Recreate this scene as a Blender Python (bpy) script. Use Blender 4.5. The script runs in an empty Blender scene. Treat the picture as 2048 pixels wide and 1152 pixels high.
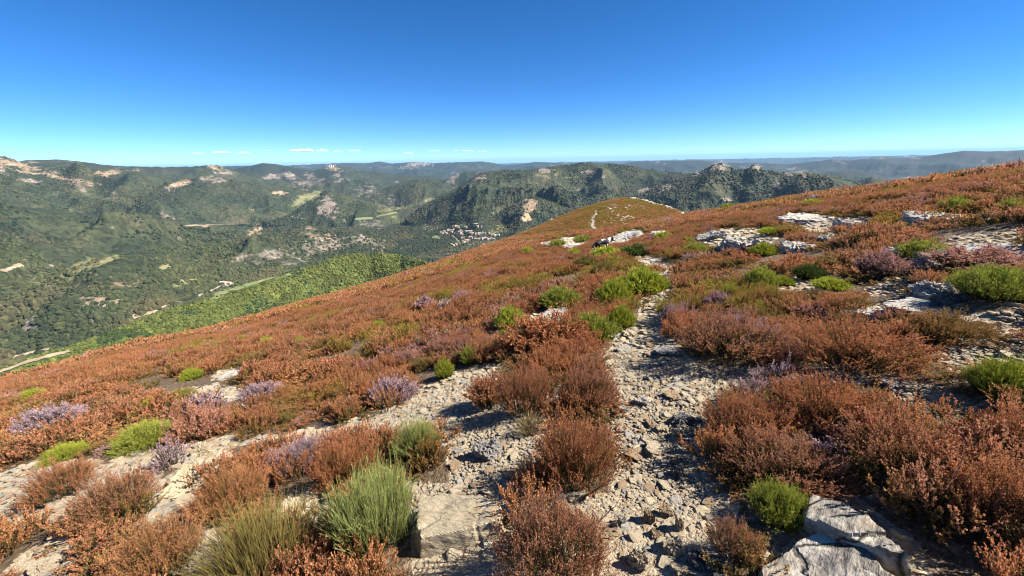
import bpy, bmesh, math, random
import numpy as np
from mathutils import Vector, Matrix

C = bpy.context.scene
COL = C.collection
rng = np.random.default_rng(7)
random.seed(7)
R = math.radians

# ------------------------------------------------------------------ camera, sky, sun, exposure
F = 796.0                      # focal length in pixels of a 2048 px wide picture
PITCH = 17.8
ROLL = 1.15                    # the photograph's horizon rises to the right
cam_d = bpy.data.cameras.new("camera")
cam = bpy.data.objects.new("camera", cam_d)
COL.objects.link(cam)
cam_d.sensor_width = 36.0
cam_d.lens = 36.0 * F / 2048.0
cam_d.clip_start = 0.05
cam_d.clip_end = 400000.0
cam.location = (0, 0, 0)
cam.matrix_world = Matrix.Rotation(R(90 - PITCH), 4, 'X') @ Matrix.Rotation(-R(ROLL), 4, 'Z')
C.camera = cam

SUN_EL, SUN_AZ = 44.0, 97.0    # azimuth clockwise from the view direction (+Y)
world = bpy.data.worlds.new("World")
C.world = world
world.use_nodes = True
wn, wl = world.node_tree.nodes, world.node_tree.links
wn.clear()
sky = wn.new("ShaderNodeTexSky")
sky.sky_type = 'NISHITA'
sky.sun_disc = False
sky.sun_elevation = R(SUN_EL)
sky.sun_rotation = R(SUN_AZ)
sky.altitude = 900
sky.air_density = 0.5
sky.dust_density = 0.0
sky.ozone_density = 6.0
hs = wn.new("ShaderNodeHueSaturation")
hs.inputs["Saturation"].default_value = 1.21
bg = wn.new("ShaderNodeBackground")
bg.inputs["Strength"].default_value = 0.071
wo = wn.new("ShaderNodeOutputWorld")
wl.new(sky.outputs[0], hs.inputs["Color"])
wl.new(hs.outputs[0], bg.inputs["Color"])
wl.new(bg.outputs[0], wo.inputs["Surface"])

sun_d = bpy.data.lights.new("sun", 'SUN')
sun_d.energy = 5.0
sun_d.angle = R(0.5)
sun_d.color = (1.0, 0.93, 0.82)
sun = bpy.data.objects.new("sun", sun_d)
COL.objects.link(sun)
sdir = Vector((math.sin(R(SUN_AZ)) * math.cos(R(SUN_EL)), math.cos(R(SUN_AZ)) * math.cos(R(SUN_EL)), math.sin(R(SUN_EL))))
sun.rotation_euler = sdir.to_track_quat('Z', 'Y').to_euler()
C.view_settings.view_transform = 'Standard'
C.view_settings.look = 'None'
C.view_settings.gamma = 1.0
C.view_settings.use_curve_mapping = False
C.view_settings.exposure = 1.5
C.render.engine = 'CYCLES'
C.cycles.max_bounces = 5
C.cycles.diffuse_bounces = 3
C.cycles.transmission_bounces = 3
C.cycles.volume_bounces = 1
C.cycles.use_denoising = True
C.cycles.denoising_prefilter = 'ACCURATE'
C.cycles.filter_width = 1.1

# ------------------------------------------------------------------ pixel <-> world
cP, sP = math.cos(R(PITCH)), math.sin(R(PITCH))
cR, sR = math.cos(R(ROLL)), math.sin(R(ROLL))

def ray(u, v):
    ac = (np.asarray(u, float) - 1024) / F
    bc = (576 - np.asarray(v, float)) / F
    a, b = ac * cR + bc * sR, -ac * sR + bc * cR
    return a, cP + b * sP, -sP + b * cP

def az_tan(u, v):
    x, y, z = ray(u, v)
    return np.degrees(np.arctan2(x, y)), z / np.hypot(x, y)

def project(x, y, z):
    d = y * cP - z * sP
    d = np.where(d > 0.05, d, 0.05)
    a, b = x / d, (y * sP + z * cP) / d
    return 1024 + F * (a * cR - b * sR), 576 - F * (a * sR + b * cR), d

# ------------------------------------------------------------------ numpy noise
def _hash(ix, iy, s):
    n = (ix.astype(np.int64) * 374761393 + iy.astype(np.int64) * 668265263 + s * 1442695041) & 0xFFFFFFFF
    n = ((n ^ (n >> 13)) * 1274126177) & 0xFFFFFFFF
    n = n ^ (n >> 16)
    return (n & 0xFFFF) / 65535.0

def vnoise(x, y, s=0):
    x0, y0 = np.floor(x), np.floor(y)
    fx, fy = x - x0, y - y0
    fx = fx * fx * fx * (fx * (fx * 6 - 15) + 10)
    fy = fy * fy * fy * (fy * (fy * 6 - 15) + 10)
    ix, iy = x0.astype(np.int64), y0.astype(np.int64)
    a, b = _hash(ix, iy, s), _hash(ix + 1, iy, s)
    c, d = _hash(ix, iy + 1, s), _hash(ix + 1, iy + 1, s)
    return (a + (b - a) * fx) * (1 - fy) + (c + (d - c) * fx) * fy

def fbm(x, y, s=0, o=4, gain=0.5):
    t, a, n = 0, 1.0, 0
    for k in range(o):
        t = t + a * vnoise(x * 2 ** k + 17.3 * k, y * 2 ** k - 9.1 * k, s + k)
        n += a
        a *= gain
    return t / n

def ridged(x, y, s=0, o=4):
    t, a, n = 0, 1.0, 0
    for k in range(o):
        t = t + a * (1 - np.abs(2 * vnoise(x * 2 ** k + 5.7 * k, y * 2 ** k + 3.1 * k, s + k) - 1))
        n += a
        a *= 0.5
    return t / n

def worley(x, y, s=0):
    """distance to the nearest of one random point per unit cell."""
    x0, y0 = np.floor(x).astype(np.int64), np.floor(y).astype(np.int64)
    best = np.full(np.shape(x), 9.0)
    for i in (-1, 0, 1):
        for j in (-1, 0, 1):
            px = x0 + i + _hash(x0 + i, y0 + j, s)
            py = y0 + j + _hash(x0 + i, y0 + j, s + 77)
            best = np.minimum(best, np.hypot(px - x, py - y))
    return best

def sstep(e0, e1, x):
    t = np.clip((x - e0) / (e1 - e0), 0, 1)
    return t * t * (3 - 2 * t)

# ------------------------------------------------------------------ the heath ridge: height field
_sky = [  # skyline pixels of the near heath and its distance
    (0, 766, 30), (120, 735, 33), (239, 702, 36), (400, 664, 44), (547, 627, 52), (700, 584, 62), (760, 567, 68), (897, 521, 82),
    (1017, 480, 95), (1110, 470, 82), (1202, 463, 66), (1274, 453, 62), (1369, 433, 60), (1504, 411, 54), (1592, 399, 48),
    (1680, 388, 44), (1789, 377, 38), (1899, 363, 33), (1987, 352, 30), (2048, 345, 28)]
_A, _T = az_tan([p[0] for p in _sky], [p[1] for p in _sky])
_RS = np.array([p[2] for p in _sky], float)
_A = np.concatenate([[-180, -130, -90], _A, [75, 110, 150, 180]])
_T = np.concatenate([[0.02, -0.2, -0.34], _T, [0.05, 0.09, 0.08, 0.02]])
_RS = np.concatenate([[30, 28, 28], _RS, [26, 26, 28, 30]])
_g = np.linspace(-180, 180, 3601)
_k = np.exp(-0.5 * (np.arange(-25, 26) / 9.0) ** 2)
_k /= _k.sum()
_Tg = np.convolve(np.pad(np.interp(_g, _A, _T), 25, mode='edge'), _k, 'valid')
_Rg = np.convolve(np.pad(np.interp(_g, _A, _RS), 25, mode='edge'), _k, 'valid')
EYE = 1.6
HILL_AZ = float(az_tan(1250, 397)[0])
HILL_T = float(az_tan(1250, 397)[1])
HILL_R = 150.0

def h_near(x, y):
    x, y = np.asarray(x, float), np.asarray(y, float)
    r = np.hypot(x, y)
    th = np.degrees(np.arctan2(x, y))
    T, rs = np.interp(th, _g, _Tg), np.interp(th, _g, _Rg)
    z = r * T - EYE * np.maximum(1 - r / rs, 0) ** 2
    d = np.maximum(r - rs, 0)
    z = z - np.where(d < 80, 0.0035 * d * d, 22.4 + 0.56 * (d - 80))
    ca, sa = math.cos(R(HILL_AZ)), math.sin(R(HILL_AZ))
    p = x * sa + y * ca - HILL_R
    q = x * ca - y * sa
    sq = np.where(q < 0, 0.44, 0.37)
    sp = np.where(p < 0, 0.10, 0.6)
    hz = HILL_R * HILL_T - (np.sqrt((q * sq) ** 2 + (p * sp) ** 2 + 3.4 ** 2) - 3.4)
    k = 1.2
    m = np.maximum(z, hz)
    z = m + k * np.log(np.exp((z - m) / k) + np.exp((hz - m) / k)) - k * np.exp(-np.abs(z - hz) / 3) * 0.69
    w = sstep(0.8, 4, r)
    z = z + w * (0.16 * (fbm(x * 0.45, y * 0.45, 3, 3) - 0.5) + 0.05 * (fbm(x * 2.3, y * 2.3, 9, 2) - 0.5))
    z = z + sstep(8, 30, r) * 0.7 * (fbm(x * 0.11, y * 0.11, 21, 3) - 0.5)
    return z

# ------------------------------------------------------------------ valley and far hills: height field
LAYERS = [  # (crest pixels with distance, slope on the near side, slope on the far side)
    ([(-300, 850, 560), (-100, 780, 580), (0, 742, 600), (150, 690, 620), (300, 632, 650), (450, 585, 680), (600, 540, 700), (690, 511, 720), (740, 502, 720), (800, 507, 700), (870, 530, 650), (930, 560, 600), (1000, 620, 500)], .22, .5),
    ([(800, 590, 1000), (900, 523, 1000), (960, 499, 1000), (1020, 480, 1000), (1080, 470, 1000), (1140, 468, 1000), (1250, 480, 1000)], .22, .4),
    ([(-100, 660, 1350), (0, 610, 1380), (90, 560, 1420), (190, 520, 1450), (300, 500, 1550), (440, 480, 1750), (620, 463, 1950), (740, 468, 2000), (830, 492, 1900), (900, 540, 1700)], .22, .35),
    ([(-200, 400, 2300), (0, 404, 2350), (60, 412, 2400), (170, 424, 2450), (300, 433, 2500), (440, 446, 2500), (560, 456, 2500), (700, 470, 2500), (760, 500, 2500)], .2, .3),
    ([(520, 450, 3100), (580, 428, 3150), (625, 395, 3200), (650, 380, 3200), (680, 384, 3200), (720, 398, 3200), (770, 410, 3200), (820, 440, 3200)], .3, .4),
    ([(700, 402, 4300), (760, 378, 4300), (800, 366, 4300), (835, 358, 4300), (870, 361, 4300), (905, 372, 4200), (950, 400, 4000)], .28, .4),
    ([(-300, 285, 4100), (-100, 297, 4100), (0, 309, 4200), (25, 317, 4200), (60, 329, 4250), (130, 338, 4300), (180, 346, 4300), (205, 340, 4300), (245, 339, 4300), (330, 352, 4300), (380, 356, 4400), (420, 352, 4400), (480, 362, 4400), (600, 375, 4400), (700, 395, 4400)], .2, .3),
    ([(-50, 340, 6000), (20, 325, 6000), (55, 319, 6000), (110, 317, 6000), (160, 322, 6000), (230, 331, 6000), (300, 333, 6000), (380, 333, 5800), (425, 330, 5600), (460, 338, 5600), (530, 350, 5600)], .15, .3),
    ([(430, 345, 7500), (480, 335, 7500), (525, 325.5, 7500), (548, 327, 7500), (590, 333, 7500), (640, 343, 7500), (720, 350, 7500)], .2, .3),
    ([(560, 358, 6200), (620, 343, 6200), (650, 334, 6200), (668, 331, 6200), (700, 335, 6200), (740, 343, 6200), (790, 347, 6300), (860, 352, 6300), (920, 362, 6300)], .16, .3),
    ([(860, 372, 5200), (905, 352, 5200), (932, 342, 5200), (955, 343, 5200), (985, 352, 5200), (1020, 370, 5200)], .3, .4),
    ([(780, 470, 2750), (815, 435, 2800), (850, 408, 2850), (900, 383, 2900), (940, 358, 2950), (962, 344, 3000), (985, 342, 3050), (1012, 338, 3100), (1045, 341, 3100), (1085, 335, 3100), (1120, 330, 3150), (1175, 325.5, 3200), (1240, 329, 3250), (1300, 338, 3300), (1345, 344, 3300), (1400, 350, 3300), (1460, 362, 3300), (1560, 400, 3300)], .3, .4),
    ([(960, 452, 2250), (1010, 418, 2300), (1045, 402, 2300), (1075, 397, 2300), (1110, 407, 2300), (1160, 425, 2300), (1220, 450, 2300)], .3, .4),
    ([(1180, 430, 2300), (1240, 402, 2350), (1290, 384, 2400), (1345, 362, 2450), (1400, 344, 2500), (1425, 331, 2500), (1440, 326, 2500), (1456, 333, 2500), (1470, 339, 2500), (1490, 339, 2500), (1504, 330.5, 2500), (1514, 329.5, 2500), (1530, 339, 2500), (1560, 345, 2500), (1595, 342, 2500), (1615, 341, 2500), (1680, 353, 2500), (1740, 374, 2500), (1830, 410, 2500)], .3, .45),
    ([(1660, 385, 4000), (1700, 366, 4000), (1745, 352, 4000), (1790, 368, 4000), (1860, 400, 4000)], .3, .4),
    ([(1600, 352, 7000), (1660, 342, 7000), (1720, 340, 7000), (1800, 360, 6800), (1850, 358, 6500), (1900, 346, 6200), (1970, 335, 6000), (2048, 333, 6000), (2300, 330, 6000)], .12, .3),
    ([(1220, 330, 11000), (1270, 322, 11000), (1330, 321, 11000), (1400, 319.5, 11000), (1450, 325, 11000), (1520, 325, 11000), (1580, 328, 11000), (1625, 322, 11000), (1665, 317.5, 11000), (1700, 320.5, 11000), (1765, 313, 11000), (1800, 315, 11000), (1850, 312, 11000), (1885, 306, 11000), (1930, 300, 11000), (1980, 302, 11000), (2048, 299, 11000), (2300, 310, 11000)], .16, .3),
    ([(-100, 333, 13000), (300, 334, 13000), (420, 331, 13000), (580, 330, 13000), (640, 327, 13500), (700, 325.5, 14000), (735, 325, 14000), (760, 322, 14000), (785, 326, 14000), (830, 323.5, 13000), (870, 325, 13000), (920, 323.5, 12500), (965, 322, 12500), (985, 325, 12500), (1010, 331, 12500), (1035, 329, 12500), (1070, 323, 12500), (1110, 324, 12500), (1150, 325, 13000), (1180, 322, 13000), (1210, 325, 13000), (1260, 327, 13000), (1400, 332, 13000)], .1, .2),
    ([(-300, 353, 24000), (200, 343, 24000), (500, 337, 24000), (650, 334, 24000), (900, 329, 24000), (1100, 325, 24000), (1300, 321, 26000), (1500, 317, 26000), (1700, 313, 26000), (2300, 302, 26000)], .04, .06),
]
_LAY = []
for pts, mn, mf in LAYERS:
    a, t = az_tan([p[0] for p in pts], [p[1] for p in pts])
    r = np.array([p[2] for p in pts], float)
    zc = t * r
    dg = np.arange(a[0] - 14, a[-1] + 14, 0.05)
    zg = np.interp(dg, a, zc)
    sm = [zg]
    for sg in (0.8, 3.0):
        w = int(sg * 3 / 0.05)
        kk = np.exp(-0.5 * (np.arange(-w, w + 1) * 0.05 / sg) ** 2)
        sm.append(np.convolve(np.pad(zg, w, mode='edge'), kk / kk.sum(), 'valid'))
    _LAY.append((a, r, mn, mf, dg, sm))

def h_far(x, y, detail=True):
    x, y = np.asarray(x, float), np.asarray(y, float)
    r = np.hypot(x, y)
    th = np.degrees(np.arctan2(x, y))
    base = np.interp(r, [0, 4000, 9000, 30000, 60000, 90000], [-372, -372, -390, -560, -640, -650])
    lam = np.clip(r / 2600, 0.55, 4.0)
    big = sstep(6000, 16000, r)
    # warp the crest distance so that ridges meander instead of running in circles round the camera
    wr = (fbm(x / 900, y / 900, 40, 3) - 0.5) * 0.22
    z = base
    near_crest = np.zeros_like(z)
    for a, rc, mn, mf, dg, sm in _LAY:
        rk = np.interp(th, a, rc)
        out = np.maximum(a[0] - th, 0) + np.maximum(th - a[-1], 0)
        d = r - rk
        w1, w2 = sstep(0.0, 0.07, np.abs(d) / rk), sstep(0.05, 0.28, np.abs(d) / rk)
        z0, z1, z2 = (np.interp(th, dg, q) for q in sm)
        zk = z0 + (np.minimum(z0, z1) - z0) * w1
        zk = zk + (np.minimum(z2, z1) - zk) * w2
        k = np.where(d < 0, mn * (-d) * (1 + wr * 2.2), mf * d)
        hz = zk - k - out * 40
        s = 6.0 + 0.0015 * rk
        near_crest = np.where(hz > z, np.exp(-(d / (0.05 * rk)) ** 2), near_crest)
        m = np.maximum(z, hz)
        z = m + s * np.log(np.exp((z - m) / s) + np.exp((hz - m) / s))
    if detail:
        above = sstep(4, 70, z - base)
        n1 = ridged(x / 520 + 0.3, y / 520, 50, 5)
        n2 = ridged(x / 2000, y / 2000, 60, 5)
        amp = above * (1 - 0.95 * near_crest)
        z = z + amp * ((1 - big) * (n1 - 0.70) * 230 * np.clip(r / 1800, .35, 1.3) + big * (n2 - 0.7) * 620)
        n0 = ridged(x / 1150 + 2.2, y / 1150 + 0.4, 55, 4)
        z = z + (1 - near_crest) * (n0 - 0.64) * 210 * sstep(1450, 2100, r) * sstep(6500, 4200, r)
        z = z + (fbm(x / 60, y / 60, 70, 3) - 0.5) * 9 * (1 - big) * (0.35 + 0.65 * above)
    return np.where(r < 330, -420.0, z)

def h_all(x, y):
    return np.maximum(h_near(x, y), h_far(x, y))

def hit(u, v, far=False, up=0.0):
    """Point where the line of sight of pixel (u, v) meets the ground (raised by up)."""
    dx, dy, dz = ray(u, v)
    n = math.hypot(dx, dy)
    s = np.geomspace(0.7, 300 if not far else 30000, 2500)
    if far:
        s = s[s > 335]
    f = h_all if far else h_near
    g = s / n * dz - f(s / n * dx, s / n * dy) - up
    i = np.argmax(g < 0)
    if g[i] >= 0:
        i = int(np.argmin(g))
    a, b = s[max(i - 1, 0)], s[i]
    for _ in range(24):
        m = 0.5 * (a + b)
        if m / n * dz - float(f(m / n * dx, m / n * dy)) - up < 0:
            b = m
        else:
            a = m
    m = 0.5 * (a + b) / n
    return Vector((m * dx, m * dy, m * dz))

def depth(p):
    return p.y * cP - p.z * sP

# ------------------------------------------------------------------ mesh and object helpers
def mesh_np(name, verts, faces, mat=None, attrs=None, smooth=False):
    """faces: (n, k) array, all of the same size."""
    verts = np.asarray(verts, np.float32).reshape(-1, 3)
    faces = np.asarray(faces, np.int32)
    k = faces.shape[1]
    me = bpy.data.meshes.new(name)
    me.vertices.add(len(verts))
    me.vertices.foreach_set("co", verts.ravel())
    me.loops.add(faces.size)
    me.loops.foreach_set("vertex_index", faces.ravel())
    me.polygons.add(len(faces))
    me.polygons.foreach_set("loop_start", np.arange(0, faces.size, k, dtype=np.int32))
    me.polygons.foreach_set("loop_total", np.full(len(faces), k, np.int32))
    me.polygons.foreach_set("use_smooth", np.full(len(faces), smooth, bool))
    for an, (typ, arr) in (attrs or {}).items():
        at = me.attributes.new(an, typ, 'POINT')
        at.data.foreach_set("color" if typ == 'FLOAT_COLOR' else ("vector" if typ == 'FLOAT_VECTOR' else "value"), np.asarray(arr).ravel())
    if mat:
        me.materials.append(mat)
    me.update(calc_edges=True)
    me.validate()
    return me

def link(name, me, parent=None, loc=None, rot=None, scale=None):
    o = bpy.data.objects.new(name, me)
    COL.objects.link(o)
    if parent:
        o.parent = parent
    if loc is not None:
        o.location = loc
    if rot is not None:
        o.rotation_euler = rot
    if scale is not None:
        o.scale = scale
    return o

def tag(o, label=None, cat=None, group=None, kind=None):
    for k, v in (("label", label), ("category", cat), ("group", group), ("kind", kind)):
        if v:
            o[k] = v
    return o

# ------------------------------------------------------------------ material helpers
class NT:
    def __init__(self, name):
        self.m = bpy.data.materials.new(name)
        self.m.use_nodes = True
        self.t = self.m.node_tree
        self.t.nodes.clear()
        self.out = self.t.nodes.new("ShaderNodeOutputMaterial")
        self.b = self.t.nodes.new("ShaderNodeBsdfPrincipled")
        self.b.inputs["Roughness"].default_value = 0.85
        self.b.inputs["Specular IOR Level"].default_value = 0.2
        self.t.links.new(self.b.outputs[0], self.out.inputs[0])
    def n(self, typ, **kw):
        nd = self.t.nodes.new(typ)
        for k, v in kw.items():
            setattr(nd, k, v)
        return nd
    def l(self, a, b):
        self.t.links.new(a, b)
    def attr(self, name):
        return self.n("ShaderNodeAttribute", attribute_name=name)
    def noise(self, vec, scale, detail=4, rough=0.55, dist=0.0):
        nd = self.n("ShaderNodeTexNoise")
        nd.inputs["Scale"].default_value = scale
        nd.inputs["Detail"].default_value = detail
        nd.inputs["Roughness"].default_value = rough
        nd.inputs["Distortion"].default_value = dist
        if vec is not None:
            self.l(vec, nd.inputs["Vector"])
        return nd.outputs["Fac"]
    def ramp(self, fac, stops, interp='LINEAR'):
        nd = self.n("ShaderNodeValToRGB")
        cr = nd.color_ramp
        cr.interpolation = interp
        while len(cr.elements) < len(stops):
            cr.elements.new(0.5)
        for e, (p, c) in zip(cr.elements, stops):
            e.position = p
            e.color = (c[0], c[1], c[2], 1) if not isinstance(c, (int, float)) else (c, c, c, 1)
        self.l(fac, nd.inputs[0])
        return nd.outputs[0]
    def mix(self, fac, a, b, mode='MIX'):
        nd = self.n("ShaderNodeMix", data_type='RGBA', blend_type=mode)
        for s, v in ((nd.inputs[0], fac), (nd.inputs[6], a), (nd.inputs[7], b)):
            if hasattr(v, "links"):
                self.l(v, s)
            elif isinstance(v, (int, float)):
                s.default_value = v
            else:
                s.default_value = (*v, 1)
        return nd.outputs[2]
    def math(self, op, a, b=None, clamp=False):
        nd = self.n("ShaderNodeMath", operation=op, use_clamp=clamp)
        for s, v in ((nd.inputs[0], a), (nd.inputs[1], b)):
            if v is None:
                continue
            if hasattr(v, "links"):
                self.l(v, s)
            else:
                s.default_value = v
        return nd.outputs[0]
    def scale_vec(self, vec, s):
        nd = self.n("ShaderNodeMapping")
        nd.inputs["Scale"].default_value = s
        self.l(vec, nd.inputs["Vector"])
        return nd.outputs[0]
    def bump(self, h, strength, dist):
        nd = self.n("ShaderNodeBump")
        nd.inputs["Strength"].default_value = strength
        nd.inputs["Distance"].default_value = dist
        self.l(h, nd.inputs["Height"])
        self.l(nd.outputs[0], self.b.inputs["Normal"])
        return nd

# ------------------------------------------------------------------ bare ground outlines (seen from the path, laid on the ground)
BARE = [
    [(1000, 1460), (1150, 1160), (1085, 1010), (1010, 990), (1015, 960), (1080, 985), (1215, 985), (1240, 900), (1225, 850), (1215, 790), (1222, 740), (1205, 705), (1235, 672), (1240, 655), (1268, 632), (1272, 595), (1310, 578), (1330, 545), (1300, 533), (1258, 520), (1235, 506), (1262, 503), (1312, 516), (1352, 533), (1356, 550), (1338, 580), (1334, 610), (1325, 640), (1340, 670), (1365, 705), (1400, 728), (1520, 735), (1640, 750), (1660, 775), (1560, 770), (1480, 780), (1420, 800), (1405, 860), (1415, 930), (1420, 960), (1480, 1010), (1450, 1060), (1450, 1160), (1530, 1460)],
    [(1010, 725), (900, 745), (830, 785), (760, 822), (690, 850), (590, 862), (575, 885), (690, 885), (800, 868), (880, 835), (930, 800), (985, 775), (1015, 745)],
    [(910, 805), (1010, 800), (1085, 790), (1110, 775), (1135, 800), (1090, 830), (1085, 880), (1060, 960), (1080, 1000), (1000, 1010), (905, 960), (890, 880), (870, 860)],
    [(610, 872), (500, 885), (440, 905), (360, 915), (300, 945), (200, 962), (190, 940), (260, 905), (400, 880), (480, 868)],
    [(220, 925), (100, 920), (-40, 945), (-40, 1065), (70, 1050), (180, 1020), (300, 985), (330, 945)],
    [(460, 900), (440, 960), (380, 1010), (300, 1045), (270, 1060), (285, 1010), (330, 960), (380, 905)],
    [(-60, 1260), (40, 1105), (130, 1065), (150, 1110), (100, 1250)],
    [(280, 1260), (320, 1100), (400, 1050), (450, 1070), (410, 1240)],
    [(540, 1060), (560, 985), (640, 965), (680, 985), (650, 1050)],
    [(825, 965), (1020, 968), (1040, 1100), (1070, 1320), (800, 1320), (830, 1100)],
    [(1500, 1160), (1600, 985), (1700, 985), (1850, 1090), (1900, 1300), (1450, 1460)],
    [(1780, 755), (1870, 770), (1950, 800), (1960, 835), (1860, 815), (1775, 790)],
    [(1870, 690), (1920, 640), (2060, 600), (2060, 720), (1960, 740), (1900, 740)],
    [(1690, 640), (1760, 605), (1900, 610), (1930, 640), (1820, 650)],
    [(1380, 490), (1440, 458), (1540, 458), (1545, 482), (1450, 492)],
    [(1560, 448), (1580, 430), (1660, 430), (1750, 440), (1745, 468), (1650, 470)],
    [(1555, 590), (1540, 560), (1600, 545), (1680, 570), (1690, 590)],
    [(1720, 590), (1790, 545), (1880, 505), (1900, 475), (2060, 450), (2060, 505), (1930, 520), (1850, 550), (1800, 590)],
    [(1010, 668), (1030, 640), (1080, 628), (1140, 610), (1150, 630), (1080, 660)],
    [(1070, 490), (1130, 474), (1190, 478), (1175, 492), (1090, 496)],
    [(1182, 462), (1180, 445), (1188, 425), (1196, 425), (1190, 448), (1196, 464)],
    [(420, 755), (440, 742), (470, 738), (480, 748), (440, 760)],
    [(1650, 735), (1740, 720), (1800, 745), (1760, 765), (1660, 760)],
    [(1880, 900), (1960, 890), (2060, 900), (2060, 930), (1940, 930)],
    [(310, 800), (430, 765), (560, 790), (480, 815), (450, 800), (330, 812)],
    [(865, 612), (880, 598), (910, 600), (905, 612)],
    [(1215, 490), (1230, 470), (1290, 455), (1295, 468), (1240, 492)],
]

def in_poly(u, v, poly):
    inside = np.zeros(u.shape, bool)
    n = len(poly)
    for i in range(n):
        (x1, y1), (x2, y2) = poly[i], poly[(i + 1) % n]
        c = ((y1 > v) != (y2 > v)) & (u < (x2 - x1) * (v - y1) / ((y2 - y1) or 1e-9) + x1)
        inside ^= c
    return inside

def bare_mask(u, v):
    m = np.zeros(u.shape, bool)
    for p in BARE:
        m |= in_poly(u, v, p)
    return m

# ------------------------------------------------------------------ ground of the heath ridge (one sheet)
def make_ground():
    az = np.concatenate([np.linspace(-180, -64, 90)[:-1], np.linspace(-64, 64, 720), np.linspace(64, 180, 90)[1:]])
    rr = np.concatenate([[0.05, 0.3, 0.6], np.geomspace(0.8, 60, 520), np.geomspace(60, 820, 170)[1:]])
    A, RR = np.meshgrid(np.radians(az), rr, indexing='ij')
    x, y = RR * np.sin(A), RR * np.cos(A)
    z = h_near(x, y)
    u, v, d = project(x, y, z)
    j = 9.0 * (fbm(x * 5, y * 5, 31, 3) - 0.5) * 4
    bare = bare_mask(u + j * 1.2, v + j * 0.5).astype(float)
    bare[y < 0.3] = 0.6
    # soften
    for _ in range(2):
        b = bare.copy()
        b[1:-1, 1:-1] = (bare[:-2, 1:-1] + bare[2:, 1:-1] + bare[1:-1, :-2] + bare[1:-1, 2:] + 2 * bare[1:-1, 1:-1]) / 6
        bare = b
    dip = bare * sstep(1, 3, RR) * 0.02
    z = z - dip
    grass = np.exp(-(((u - 1215) / 75) ** 2 + ((v - 425) / 32) ** 2)) * (RR > 80)
    na, nr = A.shape
    idx = np.arange(na * nr).reshape(na, nr)
    q = np.stack([idx[:-1, :-1], idx[:-1, 1:], idx[1:, 1:], idx[1:, :-1]], -1).reshape(-1, 4)
    col = np.stack([bare, grass, np.zeros_like(bare), np.ones_like(bare)], -1)
    m = NT("heath_soil_and_gravel")
    geo = m.n("ShaderNodeNewGeometry")
    P = geo.outputs["Position"]
    at = m.attr("cover")
    sep = m.n("ShaderNodeSeparateColor")
    m.l(at.outputs["Color"], sep.inputs[0])
    vor = m.n("ShaderNodeTexVoronoi", feature='F1')
    vor.inputs["Scale"].default_value = 34
    vor.inputs["Randomness"].default_value = 1.0
    warp = m.mix(0.06, P, m.noise(P, 9, 3), 'ADD')
    m.l(warp, vor.inputs["Vector"])
    v2 = m.n("ShaderNodeTexVoronoi", feature='F1')
    v2.inputs["Scale"].default_value = 85
    m.l(P, v2.inputs["Vector"])
    stone = m.ramp(vor.outputs["Color"], [(0.0, (0.33, 0.25, 0.165)), (0.4, (0.47, 0.385, 0.275)), (0.7, (0.56, 0.48, 0.36)), (1, (0.40, 0.29, 0.18))])
    soil = m.ramp(m.noise(P, 14, 5), [(0.3, (0.22, 0.165, 0.105)), (0.7, (0.44, 0.355, 0.25))])
    gaps = m.ramp(m.math('ADD', vor.outputs["Distance"], m.math('MULTIPLY', m.math('SUBTRACT', m.noise(P, 60, 4, 0.7), 0.5), 0.9)), [(0.2, 1.0), (0.6, 0.0)])
    sp = m.ramp(m.noise(P, 2.2, 4), [(0.40, 0.1), (0.62, 0.85)])
    grav = m.mix(m.math('MULTIPLY', gaps, sp), soil, stone)
    litter = m.ramp(m.noise(P, 20, 5), [(0.3, (0.05, 0.036, 0.022)), (0.55, (0.13, 0.09, 0.055)), (0.75, (0.30, 0.235, 0.165))])
    farc = m.ramp(m.noise(P, 0.16, 6), [(0.35, (0.19, 0.068, 0.022)), (0.6, (0.15, 0.075, 0.024)), (0.75, (0.11, 0.10, 0.025))])
    ln = m.n("ShaderNodeVectorMath", operation='LENGTH')
    m.l(P, ln.inputs[0])
    isfar = m.math('MULTIPLY', m.math('SUBTRACT', ln.outputs["Value"], 45), 0.025, True)
    litter = m.mix(isfar, litter, farc)
    nz = m.math('ADD', sep.outputs[0], m.math('MULTIPLY', m.math('SUBTRACT', m.noise(P, 7, 4), 0.5), 0.7))
    fac = m.ramp(nz, [(0.35, 0.0), (0.55, 1.0)])
    base = m.mix(fac, litter, grav)
    gr = m.ramp(m.noise(P, 0.7, 5), [(0.4, (0.17, 0.075, 0.02)), (0.55, (0.17, 0.16, 0.03))])
    base = m.mix(m.math('MULTIPLY', sep.outputs[1], 1.0), base, gr)
    m.l(base, m.b.inputs["Base Color"])
    hgt = m.math('ADD', m.math('MULTIPLY', gaps, 0.7), m.math('ADD', m.math('MULTIPLY', m.ramp(v2.outputs["Distance"], [(0.2, 1.0), (0.6, 0.0)]), 0.3), m.math('MULTIPLY', m.noise(P, 40, 4), 0.6)))
    m.bump(hgt, 0.7, 0.015)
    me = mesh_np("ground", np.stack([x, y, z], -1), q, m.m, {"cover": ('FLOAT_COLOR', col)}, True)
    tag(link("ground", me), kind="structure")
make_ground()

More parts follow.
